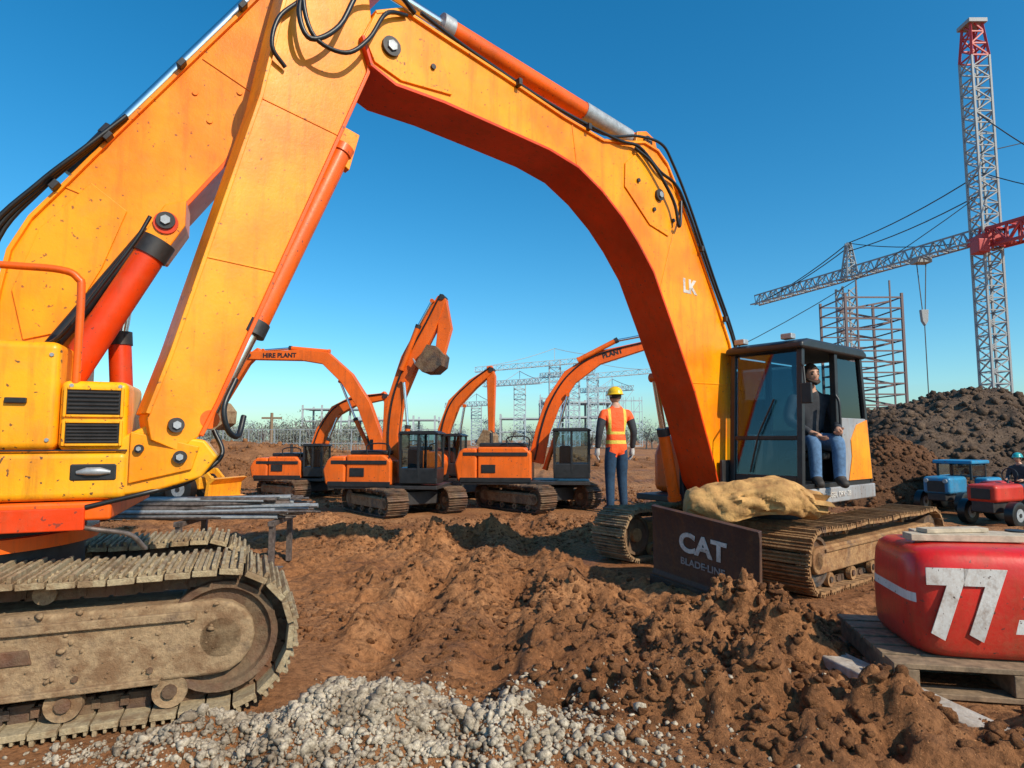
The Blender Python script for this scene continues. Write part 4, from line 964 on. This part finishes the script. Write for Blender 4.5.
frame_building(14,135,16,10,3,3.1,M_BHZ); frame_building(3,150,12,10,2,3.2,M_BHZ); frame_building(-30,160,22,10,2,3.2,M_BHZ); frame_building(-48,170,16,10,3,3.2,M_BHZ)
HF=root('red_site_fence')
for k in range(9): bx('panel_%d'%(k+1),31+k*2.1,33+k*2.1,38+.0,38.08,3.2,4.8,M_CRR,HF,.02)
s=[]
for k in range(9): s.append(((31+k*2.1-.05,38.05,0),(31+k*2.1-.05,38.05,5.3),.12))
bars('posts',s,M_SCR,HF)
PL=root('utility_pole'); cyl('pole',(-19.5,52,0),(-19.5,52,3.4),.12,M_WOOD,PL,10); bx('crossarm',-20.3,-18.7,51.9,52.1,2.9,3.05,M_WOOD,PL,.01)
ME=root('mesh_site_fence'); s=[]
for k in range(15):
    x=-26+k*1.6; s.append(((x,40,0),(x,40,1.9),.06))
    if k<14:
        for z in (.25,1.0,1.85): s.append(((x,40,z),(x+1.6,40,z),.04))
        for q in range(1,8): s.append(((x+q*.2,40,.25),(x+q*.2,40,1.85),.015))
bars('panels',s,M_GALV,ME)

# ------------------------------------------------------------------ DISTANT TREES
def leafmat(n,a,b):
    m,nt,bs=nodes(n); g=N(nt,'ShaderNodeNewGeometry'); f=noise(nt,g.outputs['Position'],.5,4)
    nt.links.new(mix(nt,ramp(nt,f,[(.35,0),(.65,1)]),a,b),bs.inputs['Base Color']); bs.inputs['Roughness'].default_value=.8; return m
def treeline(name,xs,ys,hs,mat,tm=None):
    e=root(name); V=[];Fc=[];tr=[]
    for x,y,h in zip(xs,ys,hs):
        tr.append(((x,y,-.2),(x+RS.randn()*.2,y,h*.6),.16))
        for k in range(6):
            a=RS.rand()*6.28; tr.append(((x,y,h*.35),(x+math.cos(a)*h*.25,y+math.sin(a)*h*.25,h*(.6+.3*RS.rand())),.07))
        nb=9
        for b in range(nb):
            c=np.array([x,y,h*.50])+RS.randn(3)*np.array([h*.24,h*.24,h*.18]); rr=h*.17*(.6+.7*RS.rand())
            for q in range(70):
                p=c+RS.randn(3)*rr*.6; d=RS.randn(3,3)*h*.022; k0=len(V); V.extend([tuple(p+d[0]),tuple(p+d[1]),tuple(p+d[2])]); Fc.append((k0,k0+1,k0+2))
    me=bpy.data.meshes.new('foliage'); me.from_pydata(V,[],Fc); me.materials.append(mat); link(bpy.data.objects.new('foliage',me),e)
    bars('trunks',tr,tm or M_HAIR,e)
M_LF=leafmat('foliage_far_hazed',(.17,.20,.16),(.23,.24,.20)); M_LF2=leafmat('foliage_hazy',(.22,.29,.30),(.28,.34,.34)); M_TRK=simple('trunk_far',(.20,.18,.17),.9)  # distance haze is put into the pale foliage colours
n=34; treeline('distant_tree_line',RS.uniform(-37,-19,n),RS.uniform(66,82,n),RS.uniform(2.4,4.2,n),M_LF,M_TRK)
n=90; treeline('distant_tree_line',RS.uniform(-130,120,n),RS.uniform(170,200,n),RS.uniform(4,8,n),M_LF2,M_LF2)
n=20; treeline('distant_tree_line',RS.uniform(-2,24,n),RS.uniform(85,95,n),RS.uniform(1.8,3.2,n),M_LF,M_TRK)

# ------------------------------------------------------------------ light, sky, camera
az=(.72,-.69); el=math.radians(37)
w=bpy.data.worlds.new('World'); scene.world=w; w.use_nodes=True; nt=w.node_tree
bg=nt.nodes['Background']; sk=nt.nodes.new('ShaderNodeTexSky'); sk.sky_type='NISHITA'; sk.sun_disc=False
sk.sun_elevation=el; sk.sun_rotation=math.atan2(az[0],az[1]); sk.air_density=1.0; sk.dust_density=.8; sk.ozone_density=1.9; sk.altitude=0
hs=nt.nodes.new('ShaderNodeHueSaturation'); hs.inputs['Saturation'].default_value=1.42; hs.inputs['Hue'].default_value=.485
mx_=nt.nodes.new('ShaderNodeMix'); mx_.data_type='RGBA'; mx_.blend_type='MULTIPLY'; mx_.inputs[0].default_value=1; mx_.inputs[7].default_value=(.80,1.12,1.24,1)
nt.links.new(sk.outputs[0],hs.inputs['Color']); nt.links.new(hs.outputs[0],mx_.inputs[6]); nt.links.new(mx_.outputs[2],bg.inputs[0]); bg.inputs[1].default_value=.135
sd=bpy.data.lights.new('sun','SUN'); sd.energy=5.0; sd.angle=math.radians(.5); sd.color=(1,.90,.73)
so=bpy.data.objects.new('sun',sd); COL.objects.link(so)
d=Vector((az[0]*math.cos(el),az[1]*math.cos(el),math.sin(el))); so.rotation_euler=d.to_track_quat('Z','Y').to_euler(); so.location=(10,-10,20)
cd=bpy.data.cameras.new('camera'); cd.lens=22.5; cd.sensor_width=36; cd.clip_end=5000; cd.clip_start=.05
co=bpy.data.objects.new('camera',cd); COL.objects.link(co); co.location=(0,0,1.2); co.rotation_euler=(math.radians(95),0,0)
scene.camera=co
scene.view_settings.view_transform='Standard'; scene.view_settings.look='None'; scene.view_settings.exposure=0; scene.view_settings.gamma=1
